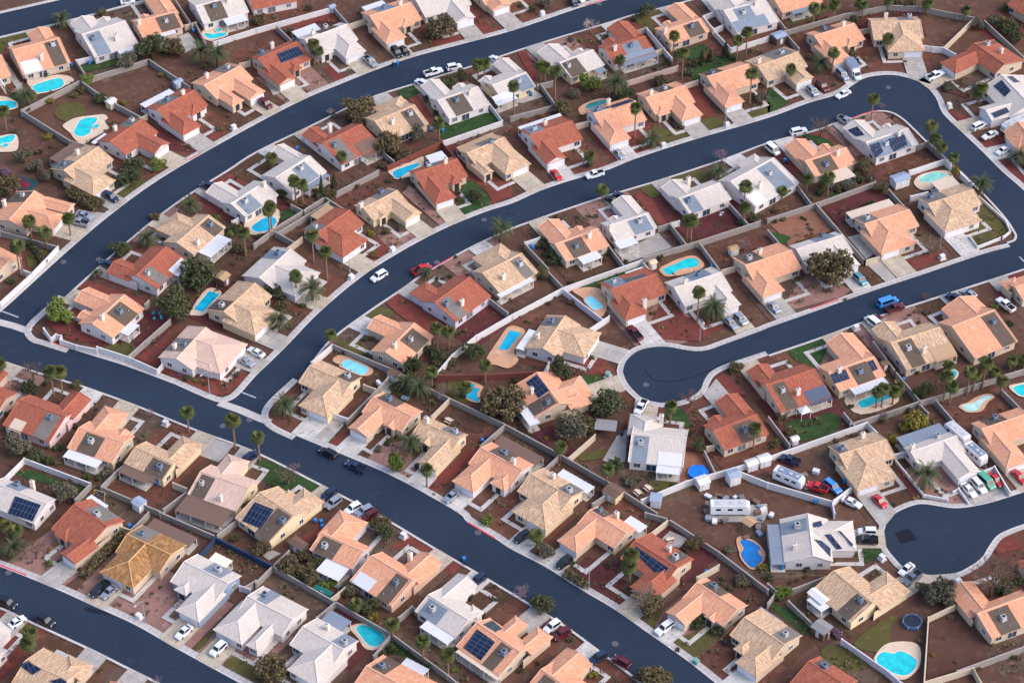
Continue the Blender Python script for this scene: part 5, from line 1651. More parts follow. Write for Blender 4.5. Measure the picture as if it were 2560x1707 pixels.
# ------------------------------------------------------------------ houses
ROWTXT = {'r0': 'below top left street', 'r1a': 'above upper curved street', 'r1b': 'below upper curved street', 'r2a': 'above middle street', 'r2b': 'below middle street',
 'r3a': 'above dead-end street', 'r3b': 'below dead-end street', 'r4a': 'above long diagonal street', 'r4b': 'below long diagonal street',
 'r5a': 'above bottom left street', 'r5b': 'below bottom left street', 'r6': 'around right turning circle', 'rc': 'around top right street bend'}
ROOFTXT = {'S': 'salmon', 'R': 'brick red', 'W': 'white', 'T': 'tan', 'O': 'orange tan', 'P': 'pale pink'}
ORD = "zero first second third fourth fifth sixth seventh eighth ninth tenth eleventh twelfth thirteenth fourteenth fifteenth sixteenth seventeenth eighteenth nineteenth twentieth".split()
NUM = "zero one two three four five six seven eight nine ten eleven twelve thirteen fourteen fifteen sixteen".split()
ZE = 2.75
def parse(line):
    tk = line.split(); d = dict(id=tk[0], row=tk[1], roof=tk[2], wall=tk[3], wings=[], solar=[]); st = [4, None]
    def pt():
        t = tk[st[0]]; st[0] += 1
        if t[0].isalpha(): st[1], t = t[0], t[1:]
        x, y = t.split(','); return px(st[1], float(x), float(y))
    while st[0] < len(tk):
        k = tk[st[0]]; st[0] += 1
        if k == 'R': d['R'] = (pt(), pt())
        elif k in 'FB': d[k] = pt()
        elif k in ('g', 'h', 'eg', 'eh'): d['wings'].append((k, pt(), pt()))
        elif k in ('p', 't'): c = tk[st[0]]; st[0] += 1; d[k] = (c, pt(), pt())
        elif k == 's': c = tk[st[0]]; st[0] += 1; d['solar'].append((c, [pt() for _ in range(4)]))
        elif k in ('ac', 'ch'): d[k] = pt()
    return d
class House:
    def __init__(s, d):
        s.d = d; df = db = 5.0
        for _ in range(12):
            zr = ZE + .36 * (df + db) / 2
            a, b = at(d['R'][0], zr), at(d['R'][1], zr); u = (b - a); u.z = 0; s.L = u.length; u.normalize(); n = Vector((-u.y, u.x, 0))
            F, B = at(d['F'], ZE), at(d['B'], ZE); df, db = abs((F - a).dot(n)), abs((B - a).dot(n)); sg = 1 if (F - a).dot(n) > 0 else -1
        s.u, s.v, s.o = u, n * sg, Vector((a.x, a.y, 0)); s.df, s.db, s.zr = max(3, min(df, 8)), max(3, min(db, 10)), zr
    def W(s, u, v, z=0): return s.o + s.u * u + s.v * v + Vector((0, 0, z))
    def uv(s, p): q = p - s.o; return q.dot(s.u), q.dot(s.v)
    def px(s, q, z): return s.uv(at(q, z))
    def zroof(s, v): return s.zr - (s.zr - ZE) * (v / s.df if v >= 0 else -v / s.db)
HOUSES = []
def roofface(mb, H, pts, eave, m=0):
    """pts in (u,v,z); eave: (p,q) direction along the tile rows"""
    P = [H.W(*p) for p in pts]; e = (H.W(*eave[1]) - H.W(*eave[0])).normalized(); o = H.W(*eave[0])
    n = (P[1] - P[0]).cross(P[2] - P[0]).normalized()
    if n.z < 0: P.reverse(); n = -n
    s = n.cross(e).normalized()
    mb.face(P, m, [((p - o).dot(e), (p - o).dot(s)) for p in P])
def down(mb, H, a, b, t=.2, m=1):
    A, B = H.W(*a), H.W(*b); mb.face([A, B, B - Vector((0, 0, t)), A - Vector((0, 0, t))], m)
def cap(mb, H, a, b, m=1, r=.13):
    A, B = H.W(*a), H.W(*b); up = Vector((0, 0, .05)); mb.tube(A + up, B + up, r, r, 5, m)
def ring_uv(H, P): return [H.W(*p) for p in P]
def cooler(H, u, v, z, kind):
    b = MB(); big = kind % 3 != 0
    s_ = 1.15 if big else .95; c = H.W(u, v, z); rz = math.atan2(H.u.y, H.u.x)
    b.box(c + Vector((0, 0, .12)), (s_ * 1.15, s_ * 1.15, .3), 0, rz)
    b.box(c + Vector((0, 0, .72)), (s_, s_, .9), 0, rz, .97)
    for k in range(3): b.box(c + Vector((0, 0, .45 + .2 * k)), (s_ * 1.02, s_ * .8, .05), 1, rz)
    ob = b.obj('air_conditioner', [M['tank' if kind % 2 else 'tankb'], M['dark']], H.ob)
    g = MB(); g.cyl(c + Vector((0, 0, 1.17)), .36 * s_, .05, 12); g.obj('fan_grille', M['dark'], ob)
def chimney(H, u, v, z, top, white):
    rz = math.atan2(H.u.y, H.u.x); c = H.W(u, v, z); h = top - z; b = MB()
    b.box(c + Vector((0, 0, h / 2 - .4)), (1.0, .75, h + .8), 0, rz); b.box(c + Vector((0, 0, h + .06)), (1.16, .9, .14), 0, rz)
    ob = b.obj('chimney', M['chim'], H.roof)
    g = MB(); g.cyl(c + Vector((0, 0, h + .13)), .22, .45, 8); g.obj('chimney_pot', M['steel'], ob)
def window(H, u, v, du, w, h, z, big=False):
    """a window on a wall: (u,v) its middle, du the outward direction in (u,v)"""
    o = H.W(u, v); out = H.u * du[0] + H.v * du[1]; al = Vector((-out.y, out.x, 0)); rz = math.atan2(al.y, al.x)
    f = MB(); t = .1
    for k in (-1, 1):
        f.box(o + al * (k * (w / 2 + t / 2)) + out * .03 + Vector((0, 0, z)), (t, .1, h + 2 * t), 0, rz)
        f.box(o + out * .03 + Vector((0, 0, z + k * (h / 2 + t / 2))), (w, .1, t), 0, rz)
    f.box(o + out * .035 + Vector((0, 0, z)), (.06, .08, h), 0, rz)
    fr = f.obj('window', M['frame'], H.ob)
    g = MB(); g.box(o + out * .01 + Vector((0, 0, z)), (w, .05, h), 0, rz); g.obj('pane', M['glass' if (int(u * 7 + v * 3) % 3) else 'screen'], fr)
def build_house(H, i):
    d = H.d; L, df, db, zr = H.L, H.df, H.db, H.zr
    rk = d['roof']; n_ = f"{ROOFTXT[rk]}-roofed house"
    ctr = H.W(L / 2, (df - db) / 2)
    H.ob = thing('house', (0, 0, 0), 'house', n_, '', 'tile-roofed houses of the estate', ref=ctr); THINGS.pop()
    # the Empty stands at the middle of the house; its parts keep world coordinates through the parent inverse
    H.ob.location = ctr; inv = -ctr
    rf = MB(); wl = MB()
    F1, B1 = (0, df, ZE), (0, -db, ZE); F2, B2 = (L, df, ZE), (L, -db, ZE); R1, R2 = (0, 0, zr), (L, 0, zr)
    roofface(rf, H, [F1, F2, R2, R1], (F1, F2)); roofface(rf, H, [B2, B1, R1, R2], (B2, B1))
    for a, b in ((F1, F2), (B1, B2), (F1, R1), (R1, B1), (F2, R2), (R2, B2)): down(rf, H, a, b)
    rf.face([H.W(*p) - Vector((0, 0, .2)) for p in (F1, R1, R2, F2)], 1); rf.face([H.W(*p) - Vector((0, 0, .2)) for p in (B1, B2, R2, R1)], 1)
    cap(rf, H, R1, R2)
    for a, b in ((F1, R1), (B1, R1), (F2, R2), (B2, R2)): cap(rf, H, a, b, 1, .09)
    o1, o2 = .3, .5
    sF, sB = (zr - ZE) / df, (zr - ZE) / db
    zF, zB = ZE + sF * o2 - .12, ZE + sB * o2 - .12
    sec = [(df - o2, -.2), (df - o2, zF), (0, zr - .14), (-db + o2, zB), (-db + o2, -.2)]
    for u_ in (o1, L - o1): wl.face([H.W(u_, v_, z_) for v_, z_ in (sec if u_ > 1 else sec[::-1])])
    for (v1, z1), (v2, z2) in zip(sec[:-1], sec[1:]): wl.face([H.W(o1, v1, z1), H.W(L - o1, v1, z1), H.W(L - o1, v2, z2), H.W(o1, v2, z2)])
    H.doors = []; H.front = df; garage = None
    for k, l, r in d['wings']:
        (ua, va), (ub, vb) = H.px(l, ZE), H.px(r, ZE); ua, ub = sorted((ua, ub)); vf = max((va + vb) / 2, df + .6)
        entry = k[0] == 'e'
        if not entry: ua, ub = max(ua, -1.3), min(ub, L + 1.3)
        if ub - ua < 1.5: continue
        hw = (ub - ua) / 2; um = (ua + ub) / 2; sl_ = .38; ze = ZE - .03 * (len(H.doors) + 1)
        zw = min(ze + sl_ * hw, zr - .12); vback = df * (1 - (zw - ZE) / (zr - ZE)) - .25
        hip = k[-1] == 'h'; vr = vf - (hw if hip else 0)
        if vr < vback + .3: vr = vback + .3
        E1, E2, G1, G2 = (ua, vback, ze), (ua, vf, ze), (ub, vback, ze), (ub, vf, ze); T1, T2 = (um, vback, zw), (um, vr, zw)
        roofface(rf, H, [E1, E2, T2, T1], (E2, E1)); roofface(rf, H, [G2, G1, T1, T2], (G1, G2))
        if hip: roofface(rf, H, [E2, G2, T2], (E2, G2))
        for a, b in ((E1, E2), (G1, G2)): down(rf, H, a, b)
        for a, b in (((E2, G2),) if hip else ((E2, T2), (T2, G2))): down(rf, H, a, b)
        rf.face([H.W(*p) - Vector((0, 0, .2)) for p in (E1, E2, G2, G1)], 1)
        cap(rf, H, T1, T2); cap(rf, H, E2, T2, 1, .1); cap(rf, H, G2, T2, 1, .1)
        wo_ = .45; vw = vf - (wo_ if hip else .2); zt = ze + sl_ * .4 - .1
        q = [(ua + wo_, -.2), (ua + wo_, zt), (um, zw - .12), (ub - wo_, zt), (ub - wo_, -.2)] if not hip else [(ua + wo_, -.2), (ua + wo_, zt - .05), (ub - wo_, zt - .05), (ub - wo_, -.2)]
        wl.face([H.W(u_, vw, z_) for u_, z_ in q])
        for u_ in (ua + wo_, ub - wo_): wl.face([H.W(u_, 0, -.2), H.W(u_, vw, -.2), H.W(u_, vw, zt - .05), H.W(u_, 0, zt - .05)])
        H.doors.append((entry, ua, ub, vw)); H.front = max(H.front, vf) if not entry else H.front
    H.wall = wl.obj('wall', WALL[d['wall']], H.ob, inv)
    H.roof = rf.obj('roof', [ROOF[rk], RIDGE[rk]], H.ob, inv, uv=True)
    kids0 = set(H.ob.children)
    # roll-roofing field on the rear slope, sheets of the patio cover, roof plant
    if 'p' in d:
        c, p1, p2 = d['p']; us = []
        for p in (p1, p2):
            z = H.zroof(-1.2)
            for _ in range(4): u_, v_ = H.px(p, z); z = H.zroof(max(-db, min(0, v_)))
            us.append(u_)
        ua, ub = sorted(us); ua, ub = max(ua, .35), min(ub, L - .35)
        if ub - ua > 1:
            b = MB(); va, vb = -.45, -db + .02
            P = [H.W(u_, v_, H.zroof(v_) + .05) for u_, v_ in ((ua, va), (ub, va), (ub, vb), (ua, vb))]
            if (P[1] - P[0]).cross(P[2] - P[0]).z < 0: P.reverse()
            b.face(P)
            for k in range(4): b.face([P[k], P[(k + 1) % 4], P[(k + 1) % 4] - Vector((0, 0, .06)), P[k] - Vector((0, 0, .06))])
            b.obj('roof_patch', PATCH[c], H.ob, inv)
            rs = random.Random(i)
            for k in range(3):
                u_, v_ = rs.uniform(ua + .4, ub - .4), rs.uniform(vb + .8, va - .6); g = MB(); g.cyl(H.W(u_, v_, H.zroof(v_)), .11, .4, 7); g.obj('vent_pipe', M['steel'], H.roof)
    if 't' in d:
        c, p1, p2 = d['t']; (ua, va), (ub, vb) = H.px(p1, 2.5), H.px(p2, 2.5); ua, ub = sorted((ua, ub)); vo, vi = sorted((va, vb))
        if vi > -1: vo, vi = vo, vi
        b = MB(); over = vi > -db + 1.0
        if over:                                            # the cover laid over the foot of the roof: a sheet following the slope
            vt = vi; vi = -db
            q = [H.W(u_, v_, H.zroof(v_) + .09) for u_, v_ in ((ua, vt), (ub, vt), (ub, -db), (ua, -db))]; b.face(q if (q[1] - q[0]).cross(q[2] - q[0]).z > 0 else q[::-1])
            for k in range(4): b.face([q[k], q[(k + 1) % 4], q[(k + 1) % 4] - Vector((0, 0, .1)), q[k] - Vector((0, 0, .1))])
        vi = max(vi, -db + .25)
        b.prism([H.W(ua, vo), H.W(ub, vo), H.W(ub, vi), H.W(ua, vi)], 2.42, 2.54)  # flat part
        nr = int((ub - ua) / 1.2)
        for k in range(nr + 1):
            u_ = ua + .06 + (ub - ua - .12) * k / max(1, nr); b.prism([H.W(u_ - .03, vo - .12), H.W(u_ + .03, vo - .12), H.W(u_ + .03, vi), H.W(u_ - .03, vi)], 2.30, 2.57 if c != 'brn' else 2.41)
        pc = b.obj('patio_cover', COVER[c], H.ob, inv)
        for k in range(4 if ub - ua > 8 else 3):
            u_ = ua + .2 + (ub - ua - .4) * k / (3 if ub - ua > 8 else 2); g = MB(); g.box(H.W(u_, vo + .2, 1.21), (.16, .16, 2.42), 0, math.atan2(H.u.y, H.u.x)); g.obj('post', M['post'], pc)
        s_ = MB(); s_.prism([H.W(ua, vo), H.W(ub, vo), H.W(ub, max(vi, -db + .4)), H.W(ua, max(vi, -db + .4))], -.2, .1); struct('patio_slab', s_, M['drive'])
    for key in ('ac', 'ch'):
        if key in d:
            z = zr - .5
            for _ in range(6): u_, v_ = H.px(d[key], z + (.5 if key == 'ac' else .3)); z = H.zroof(max(-db, min(df, v_))); 
            if v_ < -db - .3: z = 2.55
            if key == 'ac': cooler(H, u_, v_, z, i)
            else: chimney(H, u_, v_, z, max(z + 1.5, zr + .25), rk)
    bvh = BVHTree.FromPolygons(rf.v, rf.f)
    for side, quad in d['solar']:
        sg = 1 if side == 'F' else -1; dep = df if side == 'F' else db
        p0 = H.W(0, 0, zr + .16); e = H.W(0, sg * dep, ZE + .16); nn = (e - p0).cross(H.u); nn = nn if nn.z > 0 else -nn; nn.normalize()
        cen = (sum(q[0] for q in quad) / 4, sum(q[1] for q in quad) / 4); hit = bvh.ray_cast(Vector((0, 0, CAM_H)), ray(cen).normalized())
        if hit[0] is not None and abs(hit[1].z) > .5: nn = hit[1] if hit[1].z > 0 else -hit[1]; p0 = hit[0] + nn * .16
        P = [on_plane(q, p0, nn) for q in quad]
        if (P[1] - P[0]).cross(P[2] - P[0]).dot(nn) < 0: P.reverse()
        b = MB(); o_ = P[0]; e1 = (P[1] - P[0]).normalized(); e2 = nn.cross(e1)
        b.face(P, 0, [((p - o_).dot(e1), (p - o_).dot(e2)) for p in P])
        for k in range(4): b.face([P[k], P[(k + 1) % 4], P[(k + 1) % 4] - nn * .1, P[k] - nn * .1], 1)
        b.obj('solar_panel', [SOLAR, M['steel']], H.ob, inv, uv=True)
    # openings
    gdone = False
    for entry, ua, ub, vw in H.doors:
        um = (ua + ub) / 2; w_ = ub - ua
        if not entry and not gdone and w_ > 4:
            gw = min(4.9, w_ - 1.3); gc = um if w_ < 7.2 else (ua + .9 + gw / 2 if ua < L - ub + 1 else ub - .9 - gw / 2)
            b = MB(); b.box(H.W(gc, vw + .02, 1.12), (gw, .1, 2.2), 0, math.atan2(H.u.y, H.u.x))
            for k in range(1, 4): b.box(H.W(gc, vw + .07, .02 + .55 * k), (gw, .02, .04), 1, math.atan2(H.u.y, H.u.x))
            b.obj('garage_door', [M['gdoor'], M['frame']], H.ob); gdone = True; H.garage = (gc, gw, vw)
            if w_ > 7.2: window(H, (gc + gw / 2 + ub) / 2 if gc < um else (ua + gc - gw / 2) / 2, vw, (0, 1), 1.3, 1.2, 1.4)
        elif entry:
            b = MB(); b.box(H.W(um, vw + .02, 1.15), (min(1.3, w_ - 1), .1, 2.2), 0, math.atan2(H.u.y, H.u.x)); b.obj('entry_shade_panel', M['dark'], H.ob)  # solid dark slab on the wall; its colour stands for the entry's shade
        else: window(H, um, vw, (0, 1), min(1.6, w_ - 1.2), 1.3, 1.4)
    tocam = lambda out: (-(ctr.x) * out.x + -(ctr.y) * out.y) > -60
    for u_, du in ((.3, -1), (L - .3, 1)):
        if tocam(H.u * du):
            window(H, u_, -db * .45, (du, 0), 1.3, 1.2, 1.45); window(H, u_, df * .4, (du, 0), 1.1, 1.2, 1.45)
    if tocam(-H.v):
        for k, uu in enumerate((.16, .42, .8)): window(H, L * uu, -db + .5, (0, -1), (1.5, 2.3, 1.3)[k], (1.2, 1.9, 1.1)[k], (1.4, 1.05, 1.4)[k])
    if tocam(H.v):
        for uu in (.12, .88):
            if all(not (ua - .9 < L * uu < ub + .9) for _, ua, ub, _ in H.doors): window(H, L * uu, df - .5, (0, 1), 1.7, 1.3, 1.4)
    for c in list(H.ob.children):
        if c not in kids0 and c.location.length < 1e-6: c.location = inv
    # lot, driveway, path
    rs = random.Random(i * 13 + 5)
    cast_o = H.W(L * .5, df + 1, .1); dist = cast(cast_o, H.v, 40) or 12
    z = -.145 + .0045 * ((2 * i) % 31)
    fr = [H.W(-2.2, df * .2), H.W(L + 2.2, df * .2), H.W(L + 2.2, df + min(dist, 18) + 1.5), H.W(-2.2, df + min(dist, 18) + 1.5)]
    flatpoly('front_yard', fr, z, SOIL[rs.choice(('dirt', 'dirt2', 'dirt2', 'dirt3', 'dirt4', 'pnk', 'red'))])
    bk = [H.W(-2.2, df * .2), H.W(L + 2.2, df * .2), H.W(L + 2.2, -db - 8.5), H.W(-2.2, -db - 8.5)]
    flatpoly('back_yard', bk, -.145 + .0045 * ((2 * i + 13) % 31), SOIL[rs.choice(('dirt', 'dirt', 'dirt2', 'dirt3', 'dirt4', 'drd', 'drk'))])
    g = getattr(H, 'garage', None)
    if g:
        gc, gw, vw = g; dw = max(gw + .9, 5.4); e = []
        for uu in (gc - dw / 2 + .01, gc + dw / 2 - .01):
            t = cast(H.W(uu, vw, .1), H.v, 34); e.append(vw + (t if t else 7.5))
        m_ = min(e); e = [min(x, m_ + 3.5) for x in e]
        b = MB(); b.prism([H.W(gc - dw / 2, vw + .05), H.W(gc + dw / 2, vw + .05), H.W(gc + dw / 2, e[1] - .1), H.W(gc - dw / 2, e[0] - .1)], -.2, .24 + .004 * (i % 3)); b.uv[0] = [H.uv(Vector(p)) for p in b.v[:4]]; struct('driveway', b, DRIVE[rs.randrange(3)], uv=True)
        H.drive = (gc, dw, vw, max(e))
        ent = [x for x in H.doors if x[0]]
        ue = (ent[0][1] + ent[0][2]) / 2 if ent else (L * .86 if gc < L / 2 else L * .14)
        ve = (ent[0][3] if ent else df - .5); side = gc + dw / 2 if ue > gc else gc - dw / 2; vp = min(vw + 1.6, min(e) - 1)
        if abs(ue - side) > 1.2 and vp > ve + 1:
            b = MB(); s1 = 1 if ue > gc else -1
            b.prism([H.W(side, vp - .5), H.W(ue + .55 * s1, vp - .5), H.W(ue + .55 * s1, vp + .55), H.W(side, vp + .55)], 0, .12, 0)
            b.prism([H.W(ue - .55, ve), H.W(ue + .55, ve), H.W(ue + .55, vp - .5), H.W(ue - .55, vp - .5)], 0, .116, 0); struct('garden_path', b, M['conc'])
def solar():
    k = N("solar cells", .18, .5)
    uv = k.n("ShaderNodeUVMap", uv_map="tiles").outputs[0]
    br = k.n("ShaderNodeTexBrick", offset=0.0); br.inputs["Scale"].default_value = 1; br.inputs["Brick Width"].default_value = 1.0; br.inputs["Row Height"].default_value = 1.65
    br.inputs["Mortar Size"].default_value = .035; br.inputs["Color1"].default_value = lin(22, 32, 58); br.inputs["Color2"].default_value = lin(30, 42, 72); br.inputs["Mortar"].default_value = lin(96, 110, 136)
    k.l(uv, br.inputs[0]); k.l(br.outputs[0], k.b.inputs[0]); return k.m
SOLAR = solar()
def drive(name, c):
    k = N(name, .9, .2); g = k.n("ShaderNodeNewGeometry").outputs[0]
    col = k.mix(k.ramp(k.noise(.3, g, 4), .35, .65), mul(c, .86), mul(c, 1.08))
    col = k.mix(k.ramp(k.noise(1.1, g, 5), .56, .75), col, lin(140, 124, 104))
    br = k.n("ShaderNodeTexBrick", offset=0.0); br.inputs['Scale'].default_value = 1; br.inputs['Brick Width'].default_value = 2.7; br.inputs['Row Height'].default_value = 2.6; br.inputs['Mortar Size'].default_value = .05
    k.l(k.n('ShaderNodeUVMap', uv_map='tiles').outputs[0], br.inputs[0]); col = k.mix(br.outputs[1], col, mul(c, .6))
    k.l(col, k.b.inputs[0]); return k.m
DRIVE = [drive("pale driveway", lin(196, 192, 190)), drive("grey driveway", lin(172, 166, 162)), drive("stained driveway", lin(184, 172, 156))]
for i, ln in enumerate(DATA_HOUSES):
    H = House(parse(ln)); HOUSES.append(H)
for i, H in enumerate(HOUSES): build_house(H, i)
rows = {}
for H in HOUSES: rows.setdefault(H.d['row'], []).append(H)
for k, hs in rows.items():
    hs.sort(key=lambda h: proj(h.W(h.L / 2, 0, 3))[0])
    for j, h in enumerate(hs):
        h.phrase = f"{ORD[j + 1]} house from left {ROWTXT[k]}"
        d = h.d; feat = 'with solar panels' if d['solar'] else ('with ' + {'w': 'white', 'brn': 'brown', 'blu': 'blue-grey', 'tan': 'tan', 'bei': 'beige', 'crm': 'cream', 'nav': 'dark'}[d['t'][0]] + ' patio cover') if 't' in d else ('with dark roof patch' if d.get('p', ' ')[0] == 'brn' else '')
        lab = f"{ROOFTXT[d['roof']]}-roofed house {feat}, {ORD[j + 1]} from left {ROWTXT[k]}".replace(' ,', ',')
        h.ob['label'] = lab
# ------------------------------------------------------------------ garden walls
WTXT = {'g': 'grey wall', 'w': 'white wall', 'c': 'cream wall', 'r': 'red wall', 'k': 'pinkish wall', 'l': 'lilac wall', 'n': 'navy wall'}
def wall_thing(kind, col, pts):
    h = .95 if kind == 'f' else 1.85
    P = [at(q, h) for q in pts]; c = P[len(P) // 2].copy(); c.z = 0; t = .11
    b = MB(); A, B = offset(P, t), offset(P, -t)
    # mitred wall body, end faces and a slightly wider coping
    for dz0, dz1, k in ((-h - .2, -.08, 1.0), (-.08, 0, 1.4)):
        for i in range(len(P) - 1):
            q = [P[i] + (A[i] - P[i]) * k, P[i + 1] + (A[i + 1] - P[i + 1]) * k, P[i + 1] + (B[i + 1] - P[i + 1]) * k, P[i] + (B[i] - P[i]) * k]
            lo = [(p.x - c.x, p.y - c.y, h + dz0) for p in q]; hi = [(p.x - c.x, p.y - c.y, h + dz1) for p in q]
            if dz1 == 0: b.face(hi[::-1], 1)
            b.face([lo[0], lo[1], hi[1], hi[0]], int(dz1 == 0)); b.face([lo[3], hi[3], hi[2], lo[2]], int(dz1 == 0))
            if i == 0: b.face([lo[0], hi[0], hi[3], lo[3]])
            if i == len(P) - 2: b.face([lo[1], lo[2], hi[2], hi[1]])
    for p in P:                                             # piers at the ends and bends
        b.box((p.x - c.x, p.y - c.y, h / 2 - .07), (.42, .42, h + .26), 1)
    me = b.mesh('garden_wall', [BLOCK[col], BLOCK['gc' if col == 'g' else col]])
    n = WTXT[col] if kind == 'w' else 'low wall'
    thing('garden_wall', c, 'wall', n, n + 's', 'garden walls between the lots', me=me, ref=c)
# ------------------------------------------------------------------ pools
PTXT = dict(a='aqua swimming pool', b='blue swimming pool', c='pale blue swimming pool', d='teal swimming pool', e='pale green swimming pool', f='milky swimming pool', g='deep blue swimming pool')
def pool(wc, dc, dk, wt):
    D, Wt = smooth_closed(gpts(dk), 4), gpts(wt)
    Wt = smooth_closed(Wt, 4) if len(Wt) > 4 else Wt
    c = sum(Wt, Vector()) / len(Wt); c.z = 0
    o = thing('swimming_pool', c, 'pool', PTXT[wc], PTXT[wc] + 's', 'backyard swimming pools')
    flatpoly('pool_deck', D, .13, SOIL[dc])
    ar = sum(Wt[i].x * Wt[(i + 1) % len(Wt)].y - Wt[(i + 1) % len(Wt)].x * Wt[i].y for i in range(len(Wt)))
    if ar < 0: Wt.reverse()
    def ringp(w):
        out = []; n = len(Wt)
        for i in range(n):
            d = Wt[(i + 1) % n] - Wt[i - 1]; d.normalize(); out.append(Wt[i] + Vector((d.y, -d.x, 0)) * w)
        return out
    O = ringp(.38); b = MB()
    for i in range(len(Wt)):
        j = (i + 1) % len(Wt); f = lambda p, z: (p.x - c.x, p.y - c.y, z)
        b.face([f(Wt[i], .2), f(O[i], .2), f(O[j], .2), f(Wt[j], .2)]); b.face([f(O[i], .1), f(O[j], .1), f(O[j], .2), f(O[i], .2)]); b.face([f(Wt[j], .1), f(Wt[i], .1), f(Wt[i], .2), f(Wt[j], .2)])
    b.obj('coping', COPING[dc], o)
    b = MB(); b.face([(p.x - c.x, p.y - c.y, .155) for p in Wt]); w_ = b.obj('pool_water', WATER[wc], o)
    bm = bmesh.new(); bm.from_mesh(w_.data); bmesh.ops.triangulate(bm, faces=bm.faces[:]); bm.to_mesh(w_.data); bm.free()
COPING = {'t': plain("pale coping", lin(222, 202, 182), .8, 2, .06), 'o': plain("orange coping", lin(206, 158, 126), .8, 2, .1)}
# ------------------------------------------------------------------ small yard things
def nearest(p):
    best = None
    for H in HOUSES:
        u, v = H.uv(p); du = max(0, -u, u - H.L); dv = max(0, v - H.front, -H.db - v); d = math.hypot(du, dv)
        if best is None or d < best[0]: best = (d, H, u, v)
    return best
BYID = {H.d['id']: H for H in HOUSES}
def shed(rc, wc, p, w_, d_, h_, hid):
    H = BYID[hid]; rz = math.atan2(H.u.y, H.u.x)
    col = {'w': 'white', 'b': 'bluish', 't': 'tan', 'y': 'grey', 'n': 'brown', 'c': 'cream', 'g': 'green', 'r': 'red', 'O': ''}
    nm = f"{col[rc]} garden shed"
    o = thing('garden_shed', p, 'shed', nm, nm + 's', 'garden sheds', rz)
    if rc == wc and wc in 't' or wc == 'b' and w_ > 4.5:
        for sx in (-1, 1):
            for sy in (-1, 1):
                b = MB(); b.box((sx * (w_ / 2 - .15), sy * (d_ / 2 - .15), h_ / 2), (.14, .14, h_)); b.obj('post', M['bark'], o)
    else:
        b = MB(); b.box((0, 0, h_ / 2), (w_ - .2, d_ - .2, h_)); 
        for k in range(int(w_ / .5)): b.box((-w_ / 2 + .3 + .5 * k, -d_ / 2 + .09, h_ / 2), (.04, .03, h_ - .1))
        b.obj('wall', SHEDC[wc], o)
        b = MB(); b.box((0, -d_ / 2 + .06, .95), (.9, .06, 1.8)); b.box((.3, -d_ / 2 + .02, .95), (.06, .06, .2)); b.obj('door', M['gdoor'], o)
    b = MB(); e = .12; r = h_ + .45; W2, D2 = w_ / 2 + e, d_ / 2 + e
    A = [(-W2, -D2, h_), (W2, -D2, h_), (W2, D2, h_), (-W2, D2, h_)]; T = [(-W2, 0, r), (W2, 0, r)]
    b.face([A[0], A[1], T[1], T[0]]); b.face([A[2], A[3], T[0], T[1]]); b.face([A[1], A[2], T[1]]); b.face([A[3], A[0], T[0]]); b.face(A[::-1])
    for k in range(int(w_ / .45)): x = -W2 + .25 + .45 * k; b.tube((x, -D2, h_ + .01), (x, 0, r + .01), .025, n=4); b.tube((x, D2, h_ + .01), (x, 0, r + .01), .025, n=4)
    b.obj('roof', SHEDC[rc], o)
SHEDC = {k: plain("shed cladding " + k, c, .6, 1.5, .07) for k, c in {'w': lin(222, 218, 218), 'b': lin(150, 164, 186), 't': lin(180, 148, 112), 'y': lin(140, 138, 140), 'n': lin(112, 88, 76), 'c': lin(216, 194, 164), 'g': lin(36, 112, 104), 'r': lin(150, 70, 56)}.items()}
def make_bin():
    b = MB(); b.box((0, 0, .5), (.58, .62, .92), 0, 0, 1.15); bm_ = b.mesh('wheeled_bin_body', [M['bin_b']])
    l = MB(); l.box((0, 0, 1.0), (.72, .78, .09)); lm = l.mesh('lid', [M['bin_b']])
    w_ = MB(); w_.tube((-.28, .3, .1), (.28, .3, .1), .1, n=8); wm = w_.mesh('wheel', [M['tyre']])
    return bm_, lm, wm
BIN = make_bin()
def setmat(o, m, slot=0): o.material_slots[slot].link = 'OBJECT'; o.material_slots[slot].material = m
def wheelie(col, p):
    n = {'b': 'blue bin', 'n': 'navy bin'}[col]
    o = thing('wheeled_bin', (p.x, p.y, .12), 'bin', n, n + 's', 'wheeled rubbish bins', random.uniform(0, 6.28))
    for nm, me in zip(('bin_body', 'lid', 'wheel'), BIN):
        c = link(nm, me, o)
        if nm != 'wheel': setmat(c, M['bin_' + col])
def utility(col, p):
    H = nearest(p)[1]; n = {'w': 'white utility cabinet', 'g': 'green utility cabinet'}[col]
    o = thing('utility_cabinet', p, 'utility box', n, n + 's', 'utility cabinets by the kerb', math.atan2(H.u.y, H.u.x))
    b = MB(); b.box((0, 0, .09), (1.9, 1.7, .18)); b.obj('pad', M['conc'], o)
    b = MB(); b.box((0, 0, .72), (1.25, 1.05, 1.08), 0, 0, .95); b.box((0, 0, 1.29), (1.3, 1.1, .07)); b.box((0, -.53, .7), (.04, .03, .8)); b.obj('casing', M['util_' + col], o)
def lamp(p, top):
    n = thing('street_lamp', p, 'street lamp', 'grey street lamp', 'grey street lamps', 'street lamps')
    b = MB(); b.cyl((0, 0, 0), .14, 7.4, 8, 0, .07); b.obj('pole', M['steel'], n)
    best = min((cast(p, Vector((math.cos(a), math.sin(a), 0)), 12) or 99, a) for a in [k * .26 for k in range(24)]); a = best[1]
    d = Vector((math.cos(a), math.sin(a), 0))
    b = MB(); b.tube((0, 0, 7.2), d * .9 + Vector((0, 0, 7.9)), .06); b.tube(d * .9 + Vector((0, 0, 7.9)), d * 2.1 + Vector((0, 0, 8.0)), .05); b.obj('arm', M['steel'], n)
    b = MB(); b.box(d * 2.4 + Vector((0, 0, 8.0)), (.75, .32, .16), 0, a); b.obj('lamp_head', M['tank'], n)
